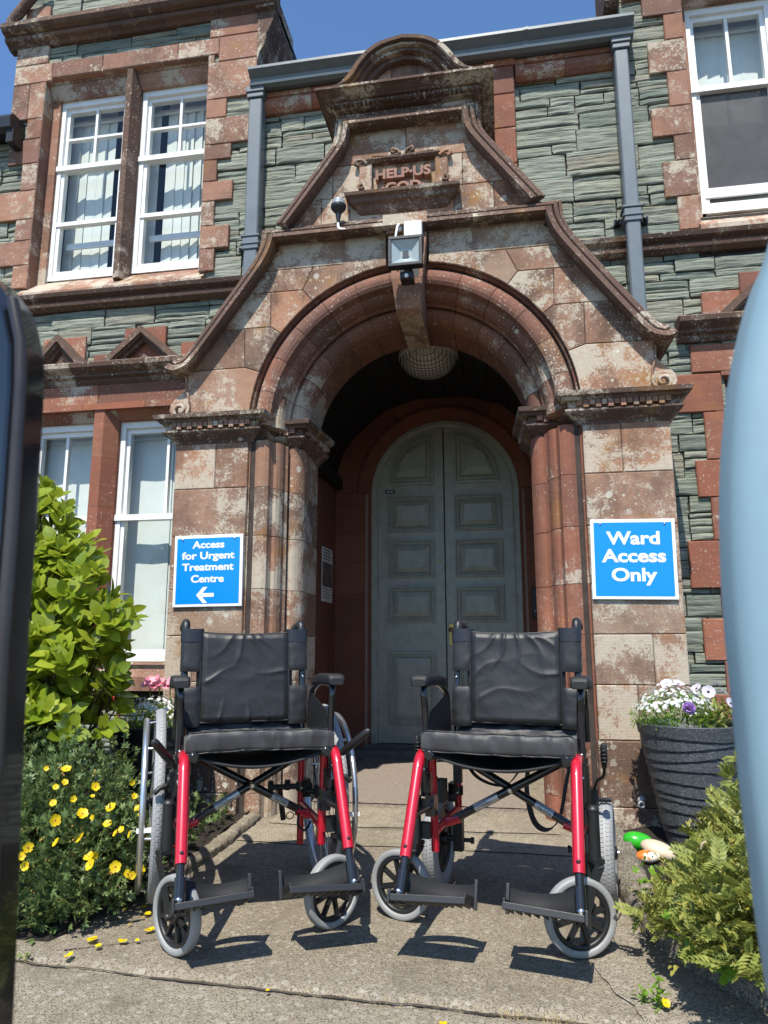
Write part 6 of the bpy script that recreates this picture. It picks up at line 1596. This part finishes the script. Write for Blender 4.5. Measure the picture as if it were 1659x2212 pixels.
    for zh, rr_ in ((zt-.003, .0034), (zb0+.003, .0034)):
        mb = MB(); mb.tube([(x_, yc(zh)-.020-.002*mn.noise((x_*30, zh, sd)), zh-(.006*math.sin(PI*(x_+x1)/(2*x1)) if zh > .7 else 0)+.0012*mn.noise((x_*40, 2, sd))) for x_ in np.linspace(-x1+.004, x1-.004, 50)], rr_, 6); part(mb, 'hem', M['nylon'], bk)
    for s in (-1, 1):
        for z0, z1 in ((.722, .866), (.535, .668)):
            mb = MB(); rows = []
            for k in range(13):
                z = z0+(z1-z0)*k/12; row = []; fl = 1+.06*mn.noise((z*40, s, sd))
                for q in np.linspace(0, 2*PI, 22, endpoint=False):
                    cx_ = .190; ax2, ay2 = .0385*fl, .0215*fl*(.8 if k in (0, 12) else 1)
                    xx = math.copysign(abs(math.cos(q))**.7, math.cos(q)); yy = math.copysign(abs(math.sin(q))**.85, math.sin(q))
                    row.append((s*(cx_)+ax2*xx, yc(z)-.009+ay2*yy-.0035*mn.noise((xx*2+s, z*35, sd+3)), z+.003*mn.noise((xx*3, s, sd))))
                rows.append(row)
            mb.loft(rows, True, True, True)
            sv_ = part(mb, 'back_sleeve', M['nylon'], bk)
            if z0 > .7:
                mb = MB(); rows = []
                for z in (.826, .832, .85, .866, .872):
                    rows.append([(s*.190+.0405*math.copysign(abs(math.cos(q))**.7, math.cos(q)), yc(z)-.009+.0235*math.copysign(abs(math.sin(q))**.85, math.sin(q)), z+.0015*mn.noise((q*3, s, sd))) for q in np.linspace(0, 2*PI, 24, endpoint=False)])
                mb.loft(rows, True, True, True); part(mb, 'vinyl_cap', M['vinyl'], sv_)
        mb = MB(); rows = [[(s*xq, yc(z)-.012-.004*mn.noise((z*60, s, sd)), z) for xq in (.150, .158, .166, .172)] for z in np.linspace(.66, .73, 8)]; mb.grid(rows, True); mb.grid([q[::-1] for q in rows], True); part(mb, 'back_gusset', M['nylon'], bk)
        mb = MB(); mb.tube([(s*.1585, yc(z)-.0215-.0015*mn.noise((z*50, s, 1)), z) for z in np.linspace(.55, .86, 24)], .0028, 6); part(mb, 'piping', M['nylon'], bk)
    mb = MB(); rows = []
    for k in range(9):
        v = k/8; rows.append([(xx, .405+.02*v+.004*mn.noise((xx*20, v*3, sd))-.004*abs(mn.noise((xx*34, v, sd+2))), .505+.045*v) for xx in np.linspace(-.20, .20, 40)])
    mb.grid(rows, True); part(mb, 'back_flap', M['nylon'], bk)
    # seat cushion and sling
    mb = MB(); nx, ny = 110, 26; zt = .548; zb = .500
    sec = []
    n1 = [(-.006, .502), (-.014, .505), (-.0165, .516), (-.0165, .542), (-.0150, .556), (-.008, .562), (.006, .562)]+[(y_, .562-.16*y_) for y_ in np.linspace(.03, .40, 16)]+[(.415, .493), (.42, .478), (.418, .462), (.41, .455)]
    cols = []
    for i in range(nx+1):
        u = i/nx; x = -.222+.444*u; col = []
        e = min(u, 1-u)*.444
        for (y_, z_) in n1:
            sq = min(1, .82+e/.010*.18)
            dz = (.008*math.sin(PI*u*1.1+.2)-.004 if cfg['sag'] else -.004*math.sin(PI*u))
            wv = .0040*mn.noise((x*11, y_*9, sd+7))+.0050*(.6-min(1, abs(mn.noise((x*15+z_*16+y_*4, z_*18-x*5+y_*8, sd+8)))*3.2))
            zz = .525+(z_-.525)*sq+dz*(.6 if y_ < .02 else 1.)+wv*.55; yy = y_-(wv*1.3 if y_ < .01 else 0)+cfg['sag']*.0
            col.append((x, yy, zz))
        cols.append(col)
    mb.loft(cols, True, True, True)
    st = part(mb, 'seat_cushion', M['nylon2'])
    mb = MB(); mb.tube([(p[5][0], p[5][1]-.0006, p[5][2]+.0006) for p in cols[1:-1]], .0021, 6); part(mb, 'piping', M['nylon'], st)
    mb = MB(); mb.tube([(p[1][0], p[1][1]-.0006, p[1][2]) for p in cols[1:-1]], .0024, 6); part(mb, 'piping', M['nylon'], st)
    mb = MB(); rows = []
    for y_ in np.linspace(.0, .42, 12): rows.append([(x, y_, .500-.05*y_-.060*(1-(x/.212)**2)*(.7+.3*math.sin(y_*9))) for x in np.linspace(-.212, .212, 18)])
    mb.grid(rows, True); mb.grid([[(a_, b_, c_-.004) for a_, b_, c_ in q][::-1] for q in rows], True); mb.tube([(x, .0, .499-.060*(1-(x/.212)**2)*.7) for x in np.linspace(-.212, .212, 18)], .004, 6)
    part(mb, 'seat_sling', M['webbing'])
    # wheels and brakes
    if cfg['big']:
        for s in (-1, 1):
            c = np.array([s*.285, .385, .300]); ax = (s, 0, 0)
            mb = MB(); rr = .300-.034
            mb.torus(rr, .006, c, ax, 72, 8, 0, .6, .011); w_ = part(mb, 'rear_wheel', M['alu'])
            mb = MB(); mb.torus(.2825, .0172, c, ax, 90, 14, 0, .85, .0172)
            nt_ = 110
            for k in range(nt_):
                q = 2*PI*k/nt_; d = np.array([0, math.cos(q), math.sin(q)]); tg = np.array([0, -math.sin(q), math.cos(q)])
                for sx in (-1, 0, 1):
                    pa = sx*.62; dn = d*math.cos(pa)+np.array([1., 0, 0])*math.sin(pa); tt = np.cross(tg, dn)
                    mb.obox(c+d*(.2825)+dn*.0170+tg*(.004 if sx else -.004), tt*.0042, tg*.0058, dn*.0012)
            part(mb, 'tyre', cfg['tyre'], w_)
            mb = MB()
            for k in range(32):
                q = 2*PI*k/32; q2 = q+(.55 if k % 4 < 2 else -.55); sx = .022 if k % 2 else -.022
                mb.tube([c+np.array([sx, .020*math.cos(q2), .020*math.sin(q2)]), c+np.array([0, rr*math.cos(q), rr*math.sin(q)])], .0011, 4, False)
            part(mb, 'spokes', M['alu'], w_)
            mb = MB(); mb.lathe([(.010, -.034), (.024, -.030), (.024, -.022), (.014, -.016), (.014, .016), (.024, .022), (.024, .030), (.012, .036), (.009, .048)], c, ax, 20); mb.tube([c-[s*.03, 0, 0], (s*.212, .42, .30)], .010, 10); part(mb, 'hub', M['blackplastic'], w_)
            mb = MB(); mb.torus(.262, .0098, c+[s*.045, 0, 0], ax, 80, 12); part(mb, 'hand_rim', M['alu'], w_)
            mb = MB()
            for k in range(6):
                q = 2*PI*k/6+.2; d = np.array([0, math.cos(q), math.sin(q)]); mb.tube([c+d*.258+[s*.045, 0, 0], c+d*.264+[s*.008, 0, 0]], .0045, 6)
            part(mb, 'rim_bracket', M['chrome'], w_)
            mb = MB()
            for q in (2.7, 5.2): d = np.array([0, math.cos(q), math.sin(q)]); tg = np.array([0, -math.sin(q), math.cos(q)]); mb.obox(c+d*.17, d*.03, tg*.012, (.004, 0, 0))
            part(mb, 'reflector', plain('amber_reflector', (.55, .25, .04), .25), w_)
            mb = MB(); q = PI+.1; d = np.array([0, math.cos(q), math.sin(q)]); mb.obox(c+d*.262+[s*.025, 0, 0], (.034, 0, 0), (0, 0, .006), (0, .006, 0)); part(mb, 'wheel_clip', M['signwhite'], w_)
            mb = MB(); b0 = np.array([s*.235, .085, .445]); b1 = np.array([s*.330, -.035, .555]) if s > 0 else np.array([s*.312, -.03, .548])
            mb.tube([b0, b0+(b1-b0)*.35], .006, 8); mb.obox(b0+[s*.012, .015, -.03], (.012, 0, 0), (0, .03, 0), (0, 0, .028)); mb.lathe([(.018, 0), (.018, .03)], b0+[0, .01, -.03], (s, 0, 0), 12)
            mb.tube([b0+[s*.01, .02, -.04], (s*.285, .075, .40), (s*.30, .08, .385)], .008, 8)
            bl = part(mb, 'brake_lever', M['blackplastic'])
            mb = MB(); mb.tube([b0+(b1-b0)*q for q in (.28, .35, .9, .97, 1.)], [.009, .0125, .0125, .011, .005], 12); part(mb, 'lever_grip', M['blackplastic'], bl)
            mb = MB(); mb.obox(b0+[-s*.012, -.02, -.035], (.012, 0, .004), (0, .010, 0), (-.004, 0, .014)); part(mb, 'brake_clip', M['greyplastic'], bl)
        for s in (1,):
            mb = MB(); mb.tube([(s*.20, .42, .315), (s*.10, .43, .315)], .010, 10)
            for xx in (.165, .105): mb.lathe([(.012, -.009), (.019, -.008), (.019, .008), (.012, .009)], (xx, .44, .318), (1, 0, 0), 14)
            mb.tube([(.135, .43, .31), (.155, .45, .20)], .010, 10); mb.tube([(.21, .42, .315), (.25, .42, .315)], .012, 10)
            part(mb, 'anti_tip_bar', M['blackplastic'])
        mb = MB(); mb.tube(bent([(.165, .23, .262), (.155, .20, .235), (.175, .17, .22), (.195, .18, .25)], .02), .004, 6); mb.torus(.012, .0018, (.135, .225, .262), (0, 1, .2), 16, 6); part(mb, 'transit_strap', M['webbing'])
    else:
        for s in (-1, 1):
            c = np.array([s*.277, .408, .158]); w_ = wheel_plain(t, 'rear_wheel', c, (s, 0, 0), .158, .027, 6, cfg['tyre'], M['blackplastic'], .0265, True)
            mb = MB(); mb.lathe([(.105, -.012), (.105, .012), (.06, .02), (.02, .024)], c, (s, 0, 0), 28); part(mb, 'wheel_disc', M['blackplastic'], w_)
            mb = MB(); mb.tube([c, (s*.20, .42, .16)], .010, 10); mb.obox((s*.212, .42, .17), (.016, 0, 0), (0, .018, 0), (0, 0, .05)); mb.tube([(s*.19, .40, .16), (s*.165, .40, .16)], .007, 8); mb.lathe([(.011, 0), (.011, .010)], (s*.165, .40, .16), (-s, 0, 0), 8); part(mb, 'axle', M['blackplastic'], w_)
            mb = MB(); mb.lathe([(.008, 0), (.008, .008)], c+[s*.03, 0, 0], (s, 0, 0), 8); part(mb, 'axle_nut', M['chrome'], w_)
            mb = MB(); b0 = np.array([s*.248, .33, .33]); mb.obox(b0, (.014, 0, 0), (0, .03, 0), (0, 0, .035)); mb.tube([b0, (s*.262, .36, .325), (s*.30, .372, .325)], .007, 8)
            pts_ = smooth_path([b0+[0, 0, .02], (s*.265, .26, .40), (s*.285, .23, .42), (s*.29, .20, .455), (s*.292, .19, .50)], 4); mb.tube(pts_, .005, 8); bl = part(mb, 'brake_lever', M['blackplastic'])
            mb = MB(); mb.tube([(s*.290, .205, .448), (s*.291, .198, .475), (s*.292, .19, .515), (s*.2925, .188, .522)], [.007, .0105, .0105, .005], 10)
            for k in range(4): mb.torus(.0095, .0022, (s*.291, .198-.003*k, .47+.011*k), (0, -.25, 1), 12, 5)
            part(mb, 'lever_grip', M['blackplastic'], bl)
            mb = MB(); mb.obox((s*.205, .395, .385), (.014, 0, 0), (0, .012, 0), (0, 0, .04)); part(mb, 'cable_clamp', M['blackplastic'])
        def strap(pts, wd, name, ax_=(0, 0, 1)):
            mb = MB(); pth = smooth_path(pts, 6); rows = []
            for i, p_ in enumerate(pth):
                a_ = pth[max(0, i-1)]; b_ = pth[min(len(pth)-1, i+1)]; tg = np.array(b_)-np.array(a_); tg /= np.linalg.norm(tg)
                sd_ = np.array([.25, 1., .1]); sd_ -= tg*(sd_@tg); sd_ /= np.linalg.norm(sd_); n_ = np.cross(tg, sd_)
                rows.append([np.array(p_)+sd_*wd*q+n_*h for q, h in ((-1, -.001), (1, -.001), (1, .001), (-1, .001))])
            mb.loft(rows, True, True, False); return part(mb, name, M['webbing'])
        strap([(.19, .38, .48), (.165, .36, .38), (.14, .33, .27), (.10, .31, .235), (.06, .31, .26), (.04, .32, .35), (.05, .34, .45)], .018, 'lap_strap')
        strap([(-.17, .30, .47), (-.12, .26, .40), (-.05, .25, .372), (.0, .26, .385), (.05, .30, .46)], .010, 'lap_strap')
    return t
def mk(rot, cs):                        # casters: local offsets + local direction of each wheel's axle
    out = []
    for x, y, a in cs: out.append((x, y, a-rot))
    return out
loc1, rz1 = (-.740, 2.135, 0), .4866
loc2, rz2 = (-.042, 2.171, 0), -.1522
WC1 = dict(label='red and black wheelchair with large spoked rear wheels and silver hand rims, beside yellow flowers', loc=loc1, rz=rz1, seed=2, big=True, tyre=M['tyre'], sag=1,
           casters=mk(R(18.2), [(-.228, -.075, R(-41)), (.218, -.03, R(44))]), folds=[(.0, .85, R(-115), .010, .14, .010), (.03, .85, R(-75), .009, .10, .010), (-.03, .855, R(-140), .012, .15, .008), (.06, .85, R(-55), .010, .13, .007), (-.14, .70, R(15), .010, .12, .008), (.14, .71, R(170), .010, .13, .008), (-.10, .57, R(60), .008, .07, .008), (.0, .56, R(75), .008, .06, .008), (.07, .56, R(100), .008, .06, .008)])
WC2 = dict(label='red and black transit wheelchair with small grey rear wheels, beside the speckled planter', loc=loc2, rz=rz2, seed=9, big=False, tyre=M['tyre'], sag=0,
           casters=mk(R(-18.4), [(-.318, .085, R(-31)), (.215, -.015, R(8))]), folds=[(-.03, .855, R(-110), .009, .16, .012), (.01, .86, R(-92), .008, .14, .012), (.05, .855, R(-65), .010, .17, .012), (.08, .85, R(-45), .010, .14, .009), (-.06, .86, R(-135), .010, .15, .010), (-.15, .71, R(25), .012, .15, .008), (.15, .71, R(165), .012, .16, .009), (-.12, .64, R(10), .012, .26, .006)])
wheelchair(WC1); wheelchair(WC2)
